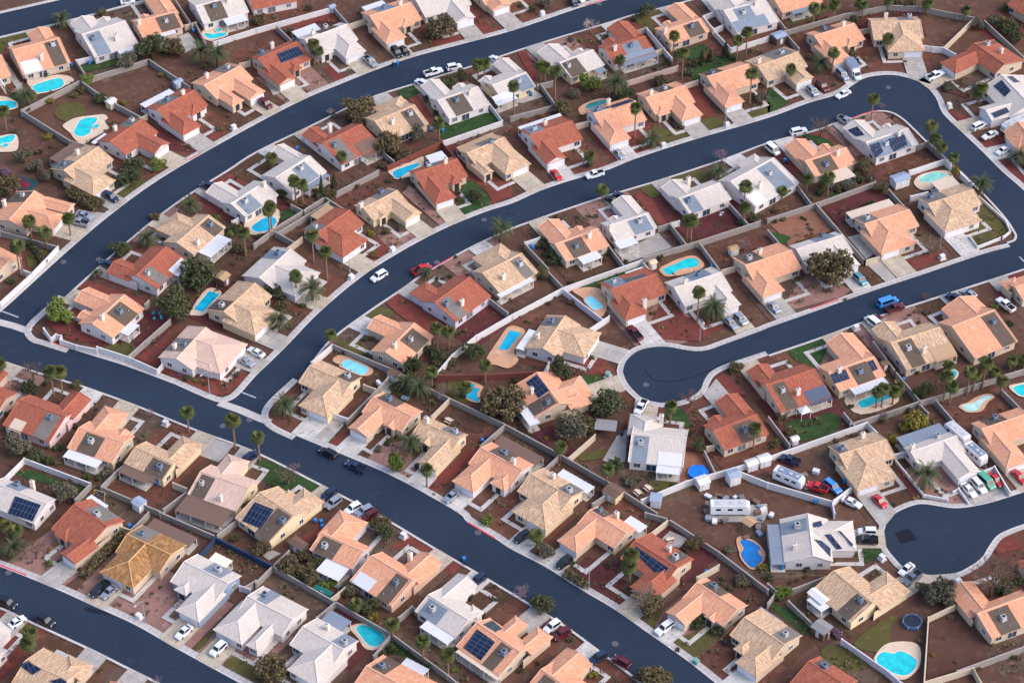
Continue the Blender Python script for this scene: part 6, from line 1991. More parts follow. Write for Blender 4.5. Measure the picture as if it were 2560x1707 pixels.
def hedge(tone, w_, pts):
    P = smooth([at(q, .7) for q in pts], 5); c = P[len(P) // 2].copy(); c.z = 0; b = MB(); rs = random.Random(int(c.x * 10))
    for i in range(len(P) - 1):
        for _ in range(int((P[i + 1] - P[i]).length * 60 * w_)):
            p = P[i].lerp(P[i + 1], rs.random()); d = P[i + 1] - P[i]; d.z = 0; d.normalize(); s = rs.uniform(-1, 1); hh = (1.5 + .5 * w_) * (1 - .35 * s * s)
            q = Vector((p.x, p.y, 0)) + Vector((-d.y, d.x, 0)) * s * w_ - c; q.z = hh * rs.random() ** .5
            leafquad(b, rs, q, .32)
    me = b.mesh('hedge', LEAF[tone], tone=True)
    thing('hedge', c, 'hedge', {'o': 'olive hedge', 'd': 'dark green hedge'}[tone], 'hedges', 'hedges', me=me, ref=c)
# ------------------------------------------------------------------ trees
def leafquad(b, rs, c, s, tone=None):
    a = Vector((rs.gauss(0, 1), rs.gauss(0, 1), rs.gauss(0, 1))).normalized(); u = a.orthogonal().normalized(); v = a.cross(u); k = s * rs.uniform(.6, 1.2)
    b.face([c - u * k - v * k * .5, c + u * k * .3 - v * k * .7, c + u * k + v * k * .4, c - u * k * .2 + v * k * .8], 0, None, rs.random() if tone is None else min(1, max(0, tone + rs.uniform(-.25, .25))))
def crown_mesh(seed, n, squash=.85, leaf=.13):
    """leaf clumps spread through several overlapping lobes, unit radius, base at z = 0.15"""
    rs = random.Random(seed); b = MB(); lobes = []
    for k in range(rs.randint(7, 11)):
        a = rs.uniform(0, 6.28); r = rs.uniform(.3, .78); lobes.append((Vector((math.cos(a) * r, math.sin(a) * r, rs.uniform(.55, 1.35) * squash)), rs.uniform(.22, .42)))
    lobes.append((Vector((rs.uniform(-.15, .15), rs.uniform(-.15, .15), 1.0 * squash)), .5))
    tot = sum(r ** 2 for _, r in lobes)
    for c, r in lobes:
        for _ in range(int(n * r * r / tot) // 6):
            d = Vector((rs.gauss(0, 1), rs.gauss(0, 1), rs.gauss(0, 1) * .9)).normalized(); q = c + d * r * (rs.uniform(.55, 1) ** .5); tn = rs.random()
            for _k in range(6): leafquad(b, rs, q + Vector((rs.gauss(0, .06), rs.gauss(0, .06), rs.gauss(0, .05))), leaf, tn)
    return b
ROUND = [crown_mesh(11 + k, 2900, (.85, .8, .9, .75)[k], .07).mesh('crown', LEAF['d'], tone=True) for k in range(4)]
BUSH = [crown_mesh(31 + k, 620, .62, .13).mesh('bush', LEAF['d'], tone=True) for k in range(3)]
def trunk_mesh():
    b = MB(); rs = random.Random(3)
    b.tube((0, 0, -.1), (.02, .01, .55), .085, .06, 7)
    for k in range(6):
        a = k * 1.05; e = Vector((math.cos(a) * rs.uniform(.25, .5), math.sin(a) * rs.uniform(.25, .5), rs.uniform(.8, 1.3))); b.tube((.02, .01, .5), e, .045, .018, 5)
        for _ in range(2): b.tube(e * .75 + Vector((0, 0, .12)), e + Vector((rs.uniform(-.25, .25), rs.uniform(-.25, .25), rs.uniform(.05, .3))), .022, .008, 4)
    return b.mesh('trunk', M['bark'])
TRUNK = trunk_mesh()
TTXT = {'d': 'dark', 'o': 'olive', 'g': 'greyish', 'l': 'lime', 'y': 'yellowish', 'p': 'purple'}
def round_tree(q, rpx, tone, i, hc=None):
    r = 5.0
    for _ in range(3):
        c = at(q, r * .85); dist = (c - Vector((0, 0, CAM_H))).length; r = rpx / SC / FPX * dist
    small = r < 1.6; p = Vector((c.x, c.y, -.06)); rs = random.Random(i)
    if small:
        p = at(q, r * .55); p.z = -.06; n = f"{TTXT[tone]} bush"
        o = thing('bush', p, 'bush', n, n + 'es', 'garden bushes', rs.uniform(0, 6.28), BUSH[i % 3], ref=p); o.scale = (r * 1.15, r * 1.15, r * rs.uniform(.95, 1.25)); setmat(o, LEAF[tone]); return
    if hc: p = at(q, hc); p.z = -.06
    n = f"{TTXT[tone]} tree"
    o = thing('tree', p, 'tree', n, n + 's', 'garden trees', rs.uniform(0, 6.28)); o.scale = (r * 1.12, r * 1.12, hc / .95 if hc else r * rs.uniform(.95, 1.12))
    link('trunk', TRUNK, o); cr = link('crown', ROUND[i % 4], o); setmat(cr, LEAF[tone])
def frond_fan(b, rs, c, d, s, drop, m, tone):
    """one fan frond: a short stalk and a pleated fan of fingers"""
    side = d.cross(Vector((0, 0, 1))).normalized(); up = side.cross(d).normalized(); hub = c + d * s * .35
    b.face([c - side * .015, c + side * .015, hub + side * .015, hub - side * .015], m, None, tone)
    for k in range(7):
        a = (k - 3) * .36; f = (d * math.cos(a) + side * math.sin(a)).normalized(); l = s * (.8 - .05 * abs(k - 3)); sd = f.cross(up).normalized() * s * .085
        mid = hub + f * l * .6 + up * .02; tip = hub + f * l - Vector((0, 0, drop * s * .45))
        b.face([hub, mid - sd, tip, mid + sd], m, None, min(1, max(0, tone + rs.uniform(-.2, .2))))
def fan_crown(seed):
    rs = random.Random(seed); b = MB()
    for k in range(46):
        el = math.asin(rs.uniform(-.75, .98)); a = rs.uniform(0, 6.28); d = Vector((math.cos(a) * math.cos(el), math.sin(a) * math.cos(el), math.sin(el)))
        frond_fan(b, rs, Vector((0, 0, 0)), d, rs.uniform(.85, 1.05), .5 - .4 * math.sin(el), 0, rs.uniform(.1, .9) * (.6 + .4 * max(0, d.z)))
    s = MB()
    for k in range(16):
        a = rs.uniform(0, 6.28); d = Vector((math.cos(a) * .45, math.sin(a) * .45, -.9)).normalized(); frond_fan(s, rs, Vector((0, 0, -.1)), d, rs.uniform(.6, .9), .4, 0, rs.random())
    return b.mesh('crown', PALM, tone=True), s.mesh('dead_fronds', SKIRT, tone=True)
FAN = [fan_crown(50 + k) for k in range(3)]
def ptrunk(r0, r1):
    b = MB(); rs = random.Random(9); zs = [i / 14 for i in range(15)]; lean = .012
    for i in range(14): b.cyl((lean * math.sin(zs[i] * 3), 0, zs[i]), r0 + (r1 - r0) * zs[i] + (.012 if i % 2 else 0), 1 / 14, 8, 0, r0 + (r1 - r0) * zs[i + 1], False)
    return b
def palm(kind, base, crown, i):
    b_ = at(base, 0); b_.z = -.06; zs = [z * .1 for z in range(5, 260)]
    h = min(zs, key=lambda z: abs(proj((b_.x, b_.y, z))[1] - crown[1])); rs = random.Random(i * 7 + 1)
    if kind == 'fp':
        h = max(2.0, min(h, 17)); tall = 'fan palm'
        o = thing('fan_palm', b_, 'palm tree', tall, tall + 's', 'fan palms', rs.uniform(0, 6.28)); s = 1.55 + .04 * min(h, 10) + rs.uniform(-.1, .25)
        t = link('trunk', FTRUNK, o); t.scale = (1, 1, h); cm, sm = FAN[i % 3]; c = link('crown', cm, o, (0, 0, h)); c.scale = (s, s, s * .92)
        d = link('dead_fronds', sm, c)
        if h < 4: d.scale = (.7, .7, .6)
    else:
        h = max(1.2, min(h, 8)); o = thing('date_palm', b_, 'palm tree', 'date palm', 'date palms', 'date palms', rs.uniform(0, 6.28)); s = 2.5 + .25 * h
        t = link('trunk', DTRUNK, o); t.scale = (1, 1, h); c = link('crown', DATEC[i % 2], o, (0, 0, h)); c.scale = (s, s, s)
FTRUNK = ptrunk(.24, .16).mesh('trunk', M['trunk']); DTRUNK = ptrunk(.42, .36).mesh('trunk', M['bark'])
def date_crown(seed):
    rs = random.Random(seed); b = MB()
    for k in range(70):
        a = rs.uniform(0, 6.28); e0 = rs.uniform(-.1, 1.35); p = Vector((0, 0, 0)); d0 = Vector((math.cos(a), math.sin(a), 0)); tn = rs.uniform(.1, .9); el = e0; sd = Vector((-d0.y, d0.x, 0))
        for j in range(7):
            dr = d0 * math.cos(el) + Vector((0, 0, math.sin(el))); q = p + dr * .17; w0 = .15 * (1 - .6 * abs(j - 2.5) / 4); up = sd.cross(dr) * -.03
            for s_ in (-1, 1):
                for z in range(2):
                    o_ = p.lerp(q, z * .5); b.face([o_, p.lerp(q, z * .5 + .3), p.lerp(q, z * .5 + .75) + sd * s_ * w0 + up], 0, None, tn)
            b.face([p - sd * .006, p + sd * .006, q + sd * .005, q - sd * .005], 0, None, .8)
            p = q; el -= .24
    return b.mesh('crown', DATE, tone=True)
DATEC = [date_crown(70), date_crown(71)]
def cone_mesh():
    rs = random.Random(5); b = MB()
    for _ in range(1100):
        z = rs.random() ** .8; a = rs.uniform(0, 6.28); r = (1 - z) ** .8 * (.95 if z > .12 else .7) * (.8 + .2 * math.sin(a * 3 + z * 9)) * rs.uniform(.75, 1); leafquad(b, rs, Vector((math.cos(a) * r, math.sin(a) * r, z * 1.0 + .03)), .11)
    return b.mesh('crown', LEAF['d'], tone=True)
CONE = cone_mesh()
def bare_mesh(seed):
    rs = random.Random(seed); b = MB(); t = MB(); t.tube((0, 0, -.02), (0, 0, .3), .035, .028, 6)
    def grow(p, d, l, r, n):
        q = p + d * l; b.tube(p, q, r, r * .65, 4 if n > 2 else 3)
        if n == 0: return
        for k in range(3 if n > 1 else 4):
            nd = (d + Vector((rs.gauss(0, .5), rs.gauss(0, .5), rs.gauss(.12, .35)))).normalized(); grow(p.lerp(q, rs.uniform(.55, 1)), nd, l * rs.uniform(.62, .85), r * .6, n - 1)
    for k in range(5):
        a = k * 1.26 + rs.uniform(-.3, .3); grow(Vector((0, 0, .27)), Vector((math.cos(a) * .6, math.sin(a) * .6, .9)).normalized(), .24, .02, 4)
    return t.mesh('trunk', M['bark']), b.mesh('crown', TWIG['b'])
BARE = [bare_mesh(80), bare_mesh(81)]
# ------------------------------------------------------------------ vehicles
def loft(b, st, m=0):
    """st: (x, half width bottom, half width top, z bottom, z top) stations along the car"""
    ringv = [[Vector((x, -wb, z0)), Vector((x, wb, z0)), Vector((x, wb * 1.0, z0 + (z1 - z0) * .55)), Vector((x, wt, z1)), Vector((x, -wt, z1)), Vector((x, -wb, z0 + (z1 - z0) * .55))] for x, wb, wt, z0, z1 in st]
    for A, B in zip(ringv[:-1], ringv[1:]):
        for k in range(6): b.face([A[k], A[(k + 1) % 6], B[(k + 1) % 6], B[k]], m)
    b.face(ringv[0][::-1], m); b.face(ringv[-1], m)
def wheel_meshes(r):
    t = MB(); n = 16
    for s in (-.11, .11): pass
    A = [Vector((r * math.cos(2 * math.pi * i / n), -.11, r * math.sin(2 * math.pi * i / n))) for i in range(n)]; B = [p + Vector((0, .22, 0)) for p in A]
    for i in range(n): t.face([A[i], B[i], B[(i + 1) % n], A[(i + 1) % n]])
    t.face(A); t.face(B[::-1])
    k = MB(); Cc = [Vector((p.x * .62, -.125, p.z * .62)) for p in A]; D = [Vector((p.x, .125, p.z)) for p in Cc]; k.face(Cc); k.face(D[::-1])
    return t.mesh('tyre', M['tyre']), k.mesh('rim', M['rim'])
WH = wheel_meshes(.34); WHB = wheel_meshes(.42)
def quadm(name, qs, mat):
    b = MB()
    for q in qs: b.face(q)
    return (name, b.mesh(name, mat))
def cabin(x0, x1, x2, x3, zb, zt, wb, wt):
    """greenhouse from windscreen foot x0 / top x1 to rear top x2 / foot x3 (nose at +x)"""
    return dict(F=[(x0, -wb, zb), (x0, wb, zb), (x1, wt, zt), (x1, -wt, zt)], Bk=[(x3, wb, zb), (x3, -wb, zb), (x2, -wt, zt), (x2, wt, zt)],
                Lf=[(x0, wb, zb), (x3, wb, zb), (x2, wt, zt), (x1, wt, zt)], Rt=[(x3, -wb, zb), (x0, -wb, zb), (x1, -wt, zt), (x2, -wt, zt)])
def shrink(q, k, out):
    P = [Vector(p) for p in q]; c = sum(P, Vector()) / 4; n = (P[1] - P[0]).cross(P[2] - P[0]).normalized()
    return [c + (p - c) * k + n * out for p in P]
def car_parts(kind):
    parts = []; b = MB(); wz, wr = .34, WH; wx = (1.42, -1.36); wy = .8
    def glass(cb, sides=True, ksides=.86):
        c = sum((Vector(p) for p in cb['F'] + cb['Bk']), Vector()) / 8
        def o(q, k):
            s = shrink(q, k, .012); n = (s[1] - s[0]).cross(s[2] - s[0])
            if n.dot(sum(s, Vector()) / 4 - c) < 0: s = shrink(q[::-1], k, .012)
            return s
        parts.append(quadm('windscreen', [o(cb['F'], .9)], M['cglass'])); parts.append(quadm('rear_window', [o(cb['Bk'], .88)], M['cglass']))
        if sides: parts.append(quadm('side_window', [o(cb['Lf'], ksides)], M['cglass'])); parts.append(quadm('side_window', [o(cb['Rt'], ksides)], M['cglass']))
    def solid(cb, top): 
        for q in cb.values(): b.face(q)
        b.face([cb['F'][3], cb['F'][2], cb['Bk'][3], cb['Bk'][2]])
    if kind == 'sedan':
        loft(b, [(-2.32, .72, .66, .32, .86), (-2.2, .84, .74, .24, .96), (-1.3, .9, .8, .2, 1.0), (.2, .9, .82, .2, .98), (1.1, .9, .8, .2, .94), (2.0, .86, .72, .24, .8), (2.33, .7, .6, .32, .66)])
        cb = cabin(1.0, .25, -.95, -1.75, .93, 1.44, .8, .62); solid(cb, 0); glass(cb)
    elif kind == 'suv':
        loft(b, [(-2.4, .8, .74, .4, 1.0), (-2.3, .9, .84, .3, 1.12), (0, .94, .88, .28, 1.12), (1.2, .94, .86, .28, 1.08), (2.1, .9, .8, .32, 1.0), (2.4, .78, .7, .4, .84)]); wz, wr, wx, wy = .38, WHB, (1.45, -1.45), .83
        cb = cabin(1.15, .55, -2.0, -2.3, 1.08, 1.76, .86, .7); solid(cb, 0); glass(cb)
        for s in (-1, 1): b.box((-.7, s * .6, 1.8), (2.1, .05, .05))
    elif kind == 'van':
        loft(b, [(-2.6, .86, .84, .4, 1.2), (-2.5, .96, .94, .3, 1.22), (1.4, .96, .94, .3, 1.2), (2.3, .92, .86, .34, 1.05), (2.6, .8, .72, .42, .9)]); wz, wr, wx, wy = .38, WHB, (1.6, -1.5), .85
        cb = cabin(1.95, 1.1, -2.4, -2.55, 1.15, 2.1, .93, .82); solid(cb, 0); glass(cb, True, .8)
    elif kind == 'pickup':
        loft(b, [(-2.85, .9, .88, .5, 1.0), (-2.8, .96, .94, .42, 1.06), (-.75, .98, .95, .38, 1.06), (.2, .98, .95, .36, 1.12), (1.5, .98, .92, .36, 1.12), (2.5, .95, .86, .4, 1.06), (2.85, .84, .78, .5, .92)]); wz, wr, wx, wy = .42, WHB, (1.8, -1.75), .86
        cb = cabin(1.35, .75, -.55, -.85, 1.08, 1.84, .9, .74); solid(cb, 0); glass(cb)
        g = MB(); g.box((-1.82, 0, 1.1), (1.75, 1.55, .06)); parts.append(('truck_bed', g.mesh('truck_bed', M['bed'])))
        for s in (-1, 1): b.box((-1.82, s * .86, 1.2), (1.95, .14, .3))
        b.box((-2.76, 0, 1.2), (.1, 1.7, .3))
    elif kind in ('motorhome', 'trailer', 'boxtruck'):
        L = {'motorhome': 8.6, 'trailer': 7.0, 'boxtruck': 7.4}[kind]; wz, wr, wy = .42, WHB, .95; wx = (L / 2 - 1.6, -L / 2 + 2.0) if kind != 'trailer' else (.45, -.55)
        if kind == 'boxtruck':
            b.box((-1.0, 0, 1.95), (L - 2.3, 2.35, 2.5)); loft(b, [(L / 2 - 2.3, .98, .95, .5, 1.5), (L / 2 - .9, .98, .94, .5, 1.3), (L / 2 - .05, .86, .8, .55, 1.1)]); cb = cabin(L / 2 - .95, L / 2 - 1.5, L / 2 - 2.1, L / 2 - 2.2, 1.25, 2.2, .95, .85); solid(cb, 0); glass(cb)
            g = MB(); g.box((-1.0, 0, 3.225), (L - 2.4, 2.2, .05)); parts.append(('roof', g.mesh('roof', M['tankb'])))
            g = MB()
            for s in (-1, 1): g.box((-1.0, s * 1.185, 1.4), (L - 2.6, .02, .5))
            parts.append(('side_stripe', g.mesh('side_stripe', flat("orange red stripe", lin(206, 84, 60)))))
        else:
            loft(b, [(-L / 2, 1.12, 1.08, .6, 2.9), (-L / 2 + .1, 1.2, 1.14, .5, 3.05), (L / 2 - 1.0, 1.2, 1.14, .5, 3.05), (L / 2 - .1, 1.16, 1.0, .55, 2.6), (L / 2, 1.1, .9, .6, 2.2)])
            
            g = MB(); g.box((0, 0, 3.05), (L - 1.6, 2.0, .06)); parts.append(('roof', g.mesh('roof', M['tankb'] if kind == 'trailer' else M['tank'])))
            for x in (-L * .28, L * .05, L * .28): g = MB(); g.box((x, 0, 3.13), (.75, .7, .2)); parts.append(('roof_vent', g.mesh('roof_vent', M['tank'])))
            for s in (-1, 1):
                
                for x in (-L * .3, 0, L * .24): g = MB(); g.box((x, s * 1.195, 2.0), (1.1, .03, .6)); parts.append(('side_window', g.mesh('side_window', M['cglass'])))
            if kind == 'motorhome': parts.append(quadm('windscreen', [[(L / 2 + .015, -.95, 1.5), (L / 2 + .015, .95, 1.5), (L / 2 - .03, .85, 2.15), (L / 2 - .03, -.85, 2.15)]], M['cglass']))
            else: g = MB(); g.tube((L / 2, .4, .55), (L / 2 + 1.2, 0, .5), .05); g.tube((L / 2, -.4, .55), (L / 2 + 1.2, 0, .5), .05); parts.append(('tow_bar', g.mesh('tow_bar', M['steel'])))
    xs = {'sedan': (2.3, -2.31), 'suv': (2.37, -2.39), 'van': (2.57, -2.6), 'pickup': (2.82, -2.86)}.get(kind, (None, None)); zl = {'sedan': .62, 'suv': .82, 'van': .9, 'pickup': .9}.get(kind, 1)
    if kind == 'boxtruck': xs = (3.62, -3.72); zl = .9
    if kind in ('motorhome', 'trailer'): L2 = {'motorhome': 4.3, 'trailer': 3.5}[kind]; xs = (L2 - .0, -L2 - .01)
    for s in (-1, 1):
        if kind != 'trailer': g = MB(); g.box((xs[0], s * .62, zl), (.1, .3, .16)); parts.append(('headlight', g.mesh('headlight', M['head'])))
        g = MB(); g.box((xs[1], s * .7, zl + .1), (.06, .24, .18)); parts.append(('tail_light', g.mesh('tail_light', M['tail'])))
    return b.mesh('body', PAINT['white']), parts, [(x, y * wy, wz) for x in wx for y in (-1, 1)], wr
CARS = {k: car_parts(k) for k in ('sedan', 'suv', 'van', 'pickup', 'motorhome', 'trailer', 'boxtruck')}
CTXT = dict(sedan='saloon', suv='suv', van='van', pickup='pickup', motorhome='motorhome', trailer='enclosed trailer', boxtruck='box truck')
def car(kind, col, a, b_):
    A, B = (at(q, 2.4 if kind in ('motorhome', 'trailer') else .8) for q in (a, b_)); c = (A + B) / 2; d = A - B; st = street_of(c)
    z = .13 if st else (.24 if kind in ('sedan', 'suv', 'pickup', 'van', 'boxtruck') else .06)
    n = f"{col} {CTXT[kind]}" + (' with orange stripe' if kind == 'boxtruck' else '')
    o = thing({'sedan': 'saloon_car', 'suv': 'suv', 'van': 'van', 'pickup': 'pickup_truck', 'boxtruck': 'box_truck', 'trailer': 'enclosed_trailer'}.get(kind, kind), (c.x, c.y, z), 'car' if kind in ('sedan', 'suv') else CTXT[kind], n, n + 's', 'vehicles parked on the estate', math.atan2(d.y, d.x))
    L_ = d.length; ref = {'sedan': 4.66, 'suv': 4.8, 'van': 5.2, 'pickup': 5.7, 'motorhome': 8.6, 'trailer': 7.0, 'boxtruck': 7.4}[kind]; s = min(1.08, max(.68 if kind in ('motorhome', 'trailer') else .92, L_ / ref)); o.scale = (s, 1.02, 1.02)
    me, parts, wh, wr = CARS[kind]; bo = link('body', me, o); setmat(bo, PAINT[col])
    for nm, m in parts: link(nm, m, o)
    for p in wh: w_ = link('wheel', wr[0], o, p); link('rim', wr[1], w_)
    THINGS[-1]['street'] = st
# ------------------------------------------------------------------ place everything
for i, ln in enumerate(DATA_MISC):
    t = ln.split(); k = t[0]
    if k in 'wf' and len(k) == 1: wall_thing(k, t[1], toks(' '.join(t[2:])))
    elif k == 'p': a, b_ = ln[6:].split(';'); pool(t[1], t[2], a, b_)
    elif k == 's' and len(t) == 9: shed(t[1], t[2], gpts(t[3] + ' ' + t[4])[0], float(t[5]), float(t[6]), float(t[7]), t[8])
    elif k == 'b': wheelie(t[1], gpts(t[2] + ' ' + t[3], .5)[0])
    elif k == 'u': p = gpts(t[2] + ' ' + t[3], .6)[0]; p.z = 0; utility(t[1], p)
    elif k == 'l': q = toks(ln[2:]); lamp(at(q[0]), q[1])
    elif k == 'h': hedge(t[1], float(t[2]), toks(' '.join(t[3:])))
for i, ln in enumerate(DATA_THINGS):
    t = ln.split(); k = t[0]
    if k in CARS: q = toks(' '.join(t[2:])); car(k, t[1], q[0], q[1])
    elif k in ('fp', 'dp'): q = toks(' '.join(t[1:])); palm(k, q[0], q[1], i)
    elif k == 'rt': round_tree(px(t[1], *map(float, t[2].split(','))), float(t[3]), t[4], i, float(t[5]) if len(t) > 5 else None)
    elif k in ('cy', 'bt'):
        q = toks(' '.join(t[1:] if k == 'cy' else t[1:-1])); p = at(q[0]); h = min((z * .1 for z in range(10, 200)), key=lambda z: abs(proj((p.x, p.y, z))[1] - q[1][1])); h = max(2.5, h)
        if k == 'cy': o = thing('cypress', p, 'tree', 'cone-shaped cypress', 'cone-shaped cypresses', 'cypresses', i); w_ = h * (.14 if h > 6 else .3); o.scale = (w_, w_, h); link('crown', CONE, o)
        else:
            tx = {'w': 'pale', 'p': 'purplish', 'b': 'brownish', 'r': 'reddish', 'g': 'greyish'}[t[-1]] + ' bare tree'
            o = thing('bare_tree', p, 'tree', tx, tx + 's', 'leafless trees', i * 1.7); o.scale = (h * .95, h * .95, h * .85); tm, cm = BARE[i % 2]; link('trunk', tm, o); c = link('crown', cm, o); setmat(c, TWIG[t[-1]])
# round above-ground pool and trampoline
def disc_thing(name, cat, noun, q, r, h, wall, top):
    p = at(q, h); p.z = 0; o = thing(name, p, cat, noun, noun + 's', name.replace('_', ' ') + 's'); b = MB(); n = 32
    for i in range(n):
        a, c = 2 * math.pi * i / n, 2 * math.pi * (i + 1) / n; f = lambda rr, t, z: (rr * math.cos(t), rr * math.sin(t), z)
        b.face([f(r, a, .1), f(r, c, .1), f(r, c, h), f(r, a, h)]); b.face([f(r, a, h), f(r, c, h), f(r - .16, c, h), f(r - .16, a, h)]); b.face([f(r - .16, a, h), f(r - .16, c, h), f(r - .16, c, h - .3), f(r - .16, a, h - .3)])
    b.obj('rim', wall, o)
    for k in range(6): g = MB(); g.box((r * 1.01 * math.cos(k * 1.047), r * 1.01 * math.sin(k * 1.047), h / 2), (.12, .12, h + .06), 0, k * 1.047); g.obj('post', M['post'], o)
    g = MB(); g.face([((r - .16) * math.cos(2 * math.pi * i / n), (r - .16) * math.sin(2 * math.pi * i / n), h - .12) for i in range(n)]); g.obj('surface', top, o)
disc_thing('above_ground_pool', 'pool', 'round bright blue above-ground pool', px('K', 1708, 1190), 2.35, 1.1, flat("blue vinyl", lin(34, 108, 206), .4), water("bright blue pool cover", lin(30, 120, 224)))
for q in toks('A 880,1160 45,1335 2005,275'): disc_thing('spa', 'hot tub', 'round spa', q, 1.05, .42, COPING['t'], WATER['a'])
disc_thing('trampoline', 'trampoline', 'round dark trampoline with blue rim', px('P', 1325, 995), 2.1, .9, flat("blue rim pad", lin(70, 110, 160), .5), flat("trampoline mat", lin(24, 32, 52), .7))
# ------------------------------------------------------------------ garden furniture one can make out
def chair(q, col, nm):
    p = at(q, .4); p.z = 0; o = thing('garden_chair', p, 'chair', nm, nm + 's', 'garden chairs', random.uniform(0, 6.28))
    b = MB(); b.box((0, 0, .42), (.62, .62, .08)); b.obj('seat', col, o); b = MB(); b.box((-.3, 0, .75), (.08, .62, .62)); b.obj('backrest', col, o)
    for sx in (-1, 1):
        for sy in (-1, 1): b = MB(); b.box((sx * .27, sy * .27, .2), (.06, .06, .4)); b.obj('leg', col, o)
TEAL = flat('turquoise plastic', lin(60, 176, 200), .4)
for q in toks('E 1405,1305 1465,1305 1415,1355 1480,1350'): chair(q, TEAL, 'turquoise chair')
for q in toks('G 1915,405 1935,385'): chair(q, M['util_w'], 'white chair')
def picnic(q, rz):
    p = at(q, .7); p.z = 0; o = thing('picnic_table', p, 'table', 'pale picnic table', 'pale picnic tables', 'picnic tables', rz); w_ = COVER['bei']
    b = MB(); b.box((0, 0, .75), (1.9, .8, .07)); b.obj('tabletop', w_, o)
    for s in (-1, 1): b = MB(); b.box((0, s * .75, .45), (1.9, .3, .06)); b.obj('bench', w_, o); b = MB(); b.box((s * .7, 0, .37), (.1, 1.5, .74)); b.obj('leg', M['bark'], o)
picnic(px('K', 1155, 1375), -.9); picnic(px('K', 1250, 1335), -.9); picnic(px('J', 1770, 715), -.6); picnic(px('O', 1450, 245), .3)
def canopy(q, w_, d_, h, mat, hid, noun):
    H = BYID[hid]; p = at(q, h); p.z = 0; o = thing('garden_canopy', p, 'canopy', noun, noun + 's', 'garden canopies', math.atan2(H.u.y, H.u.x))
    b = MB(); A = [(-w_ / 2, -d_ / 2, h), (w_ / 2, -d_ / 2, h), (w_ / 2, d_ / 2, h), (-w_ / 2, d_ / 2, h)]
    for k in range(4): b.face([A[k], A[(k + 1) % 4], (0, 0, h + .7)]); b.face([A[(k + 1) % 4], A[k], (A[k][0], A[k][1], h - .2), (A[(k + 1) % 4][0], A[(k + 1) % 4][1], h - .2)])
    b.obj('canopy_top', mat, o)
    for x, y, _ in A: g = MB(); g.box((x * .96, y * .96, h / 2), (.1, .1, h)); g.obj('post', M['post'], o)
canopy(px('L', 330, 625), 2.6, 2.4, 2.4, COVER['w'], 'K4', 'white garden canopy')
def swing(q, rz):
    p = at(q, 1); p.z = 0; o = thing('swing_frame', p, 'swing', 'yellow swing frame', 'yellow swing frames', 'swings', rz); y = flat('yellow paint', lin(220, 206, 120), .4)
    b = MB(); b.tube((-1.4, 0, 2.1), (1.4, 0, 2.1), .06)
    for s in (-1, 1): b.tube((s * 1.4, 0, 2.1), (s * 1.5, -.9, 0), .05); b.tube((s * 1.4, 0, 2.1), (s * 1.5, .9, 0), .05)
    b.obj('frame', y, o)
    for s in (-.5, .5): g = MB(); g.tube((s - .2, 0, 2.1), (s - .2, 0, .5), .015); g.tube((s + .2, 0, 2.1), (s + .2, 0, .5), .015); g.box((s, 0, .5), (.5, .2, .05)); g.obj('seat', M['bin_b'], o)
swing(px('I', 920, 1400), -.4)
def crate(q, i):
    p = at(q, .3); p.z = .09; rs = random.Random(i); tx = ('pale', 'grey', 'brown', 'blue')[i % 4]; m = (COVER['w'], PATCH['gry'], COVER['brn'], COVER['blu'])[i % 4]
    o = thing('storage_crate', p, 'crate', f"{tx} storage crate", f"{tx} crates", 'crates and boxes stored outdoors', rs.uniform(0, 3)); w_, d_, h_ = rs.uniform(.8, 1.9), rs.uniform(.7, 1.3), rs.uniform(.4, 1.1)
    b = MB(); b.box((0, 0, h_ / 2), (w_, d_, h_))
    for k in (-1, 1): b.box((k * w_ * .3, 0, h_ / 2), (.08, d_ + .04, h_))
    b.obj('box', m, o); b = MB(); b.box((0, 0, h_ + .03), (w_ + .06, d_ + .06, .06)); b.obj('lid', m, o)
for i, q in enumerate(toks('K 1800,1420 1850,1450 1900,1410 1960,1445 2050,1430 2110,1450 2240,1470 2270,1510 2300,1550 1790,1500 1780,1555 O 1800,60 1860,85 1950,75 2250,10 2290,60 P 30,30 O 2260,140 2150,230 2270,200 L 440,1200 330,1230 L 30,1110 J 1370,520 1130,395 H 10,290')): crate(q, i)
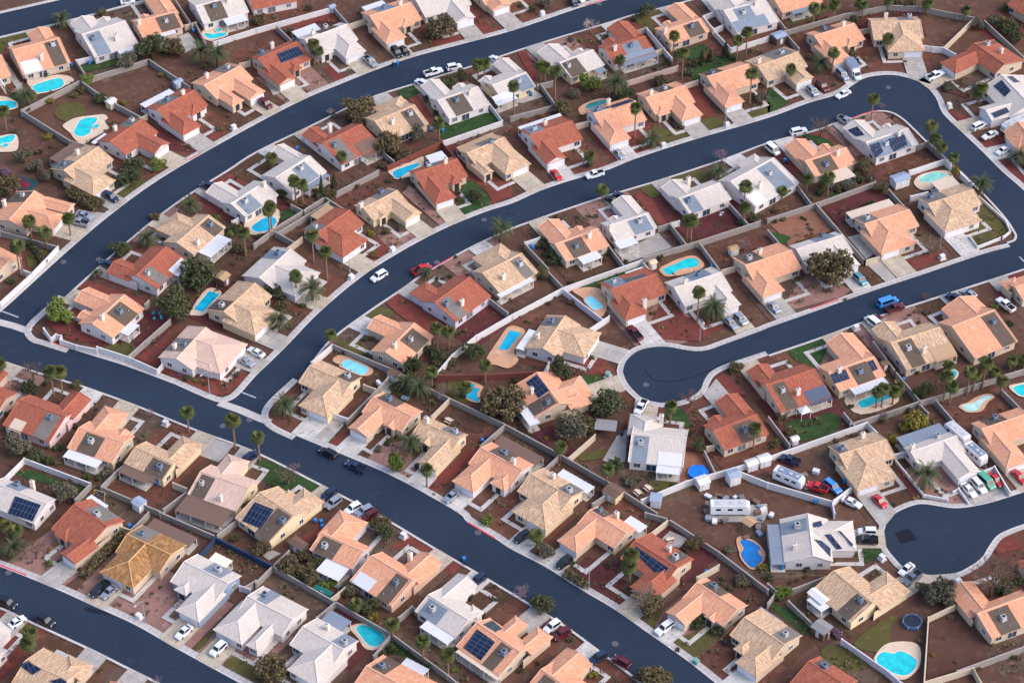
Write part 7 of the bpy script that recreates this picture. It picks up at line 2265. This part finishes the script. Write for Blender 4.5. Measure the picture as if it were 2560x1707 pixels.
# ------------------------------------------------------------------ low dry scrub that nobody could count
def scrub():
    rs = random.Random(99); b = MB()
    keep = [smooth_closed(gpts(ln.split(' ', 2)[2]), 3) for ln in DATA_MISC if ln.split(' ')[0] == 'g' and ln.split(' ')[1] in ('con', 'slb', 'mar', 'tea')]
    keep += [gpts(ln[6:].split(';')[0]) for ln in DATA_MISC if ln[0] == 'p' and ln[1] == ' ']
    for H in HOUSES:
        dr = getattr(H, 'drive', (-99, 0, 0, 0))
        spots = [(rs.uniform(-1.8, H.L + 1.8), rs.uniform(-H.db - 8, H.front + 6)) for _ in range(95)]
        clumps = [(rs.uniform(-1, H.L + 1), rs.choice((-H.db - rs.uniform(1.5, 7), H.front + rs.uniform(-4, 4)))) for _ in range(4)]
        spots += [(u + rs.gauss(0, 1.1), v + rs.gauss(0, 1.1)) for u, v in clumps for _ in range(9)]
        for u, v in spots:
            if -.8 < u < H.L + .8 and -H.db - .3 < v < H.df + .3: continue
            if any(ua - .5 < u < ub + .5 and v < vw + 1 and v > 0 for _, ua, ub, vw in H.doors): continue
            if abs(u - dr[0]) < dr[1] / 2 + .5 and v > 0: continue
            p = H.W(u, v)
            if street_of(p) or (cast(p, H.v, 2.4) and v > 0) or (cast(p, -H.v, 2.4) and v > 0) or any(inside(p, k) for k in keep): continue
            s = rs.uniform(.12, .34) if rs.random() < .85 else rs.uniform(.35, .6); tn = rs.random()
            for _ in range(7): leafquad(b, rs, p + Vector((rs.gauss(0, s * .7), rs.gauss(0, s * .7), rs.uniform(0, s * 1.1))), s * .7, tn)
    o = b.obj('dry_scrub', leafmat('dry scrub', lin(70, 68, 46), lin(126, 112, 84)), tone=True); o['kind'] = 'stuff'; o['label'] = 'low dry desert scrub scattered over the yards'
scrub()
# ------------------------------------------------------------------ labels: what it is, what it stands by, and which of several alike
groups = {}
for t in THINGS:
    if t.get('street'): place = f"on {t['street']}"
    else:
        d, H, u, v = nearest(t['p'])
        if t['o']['category'] in ('car', 'van', 'pickup', 'box truck') and getattr(H, 'drive', None) and H.df < v: rel = 'outside'
        else: rel = 'before' if v > H.df * .8 else ('behind' if v < -H.db * .8 else 'beside')
        place = f"{rel} {H.phrase}"
    groups.setdefault((t['noun'], t['plural'], place), []).append(t)
for (n, pl, place), ts in groups.items():
    ts.sort(key=lambda t: proj(t['p'])[0])
    for j, t in enumerate(ts):
        if len(ts) == 1: t['o']['label'] = f"{n} {place}"
        elif len(ts) == 2: t['o']['label'] = f"{'left' if j == 0 else 'right'} one of two {pl} {place}"
        else: t['o']['label'] = f"{ORD[j + 1]} from left of {NUM[len(ts)] if len(ts) < 17 else len(ts)} {pl} {place}"
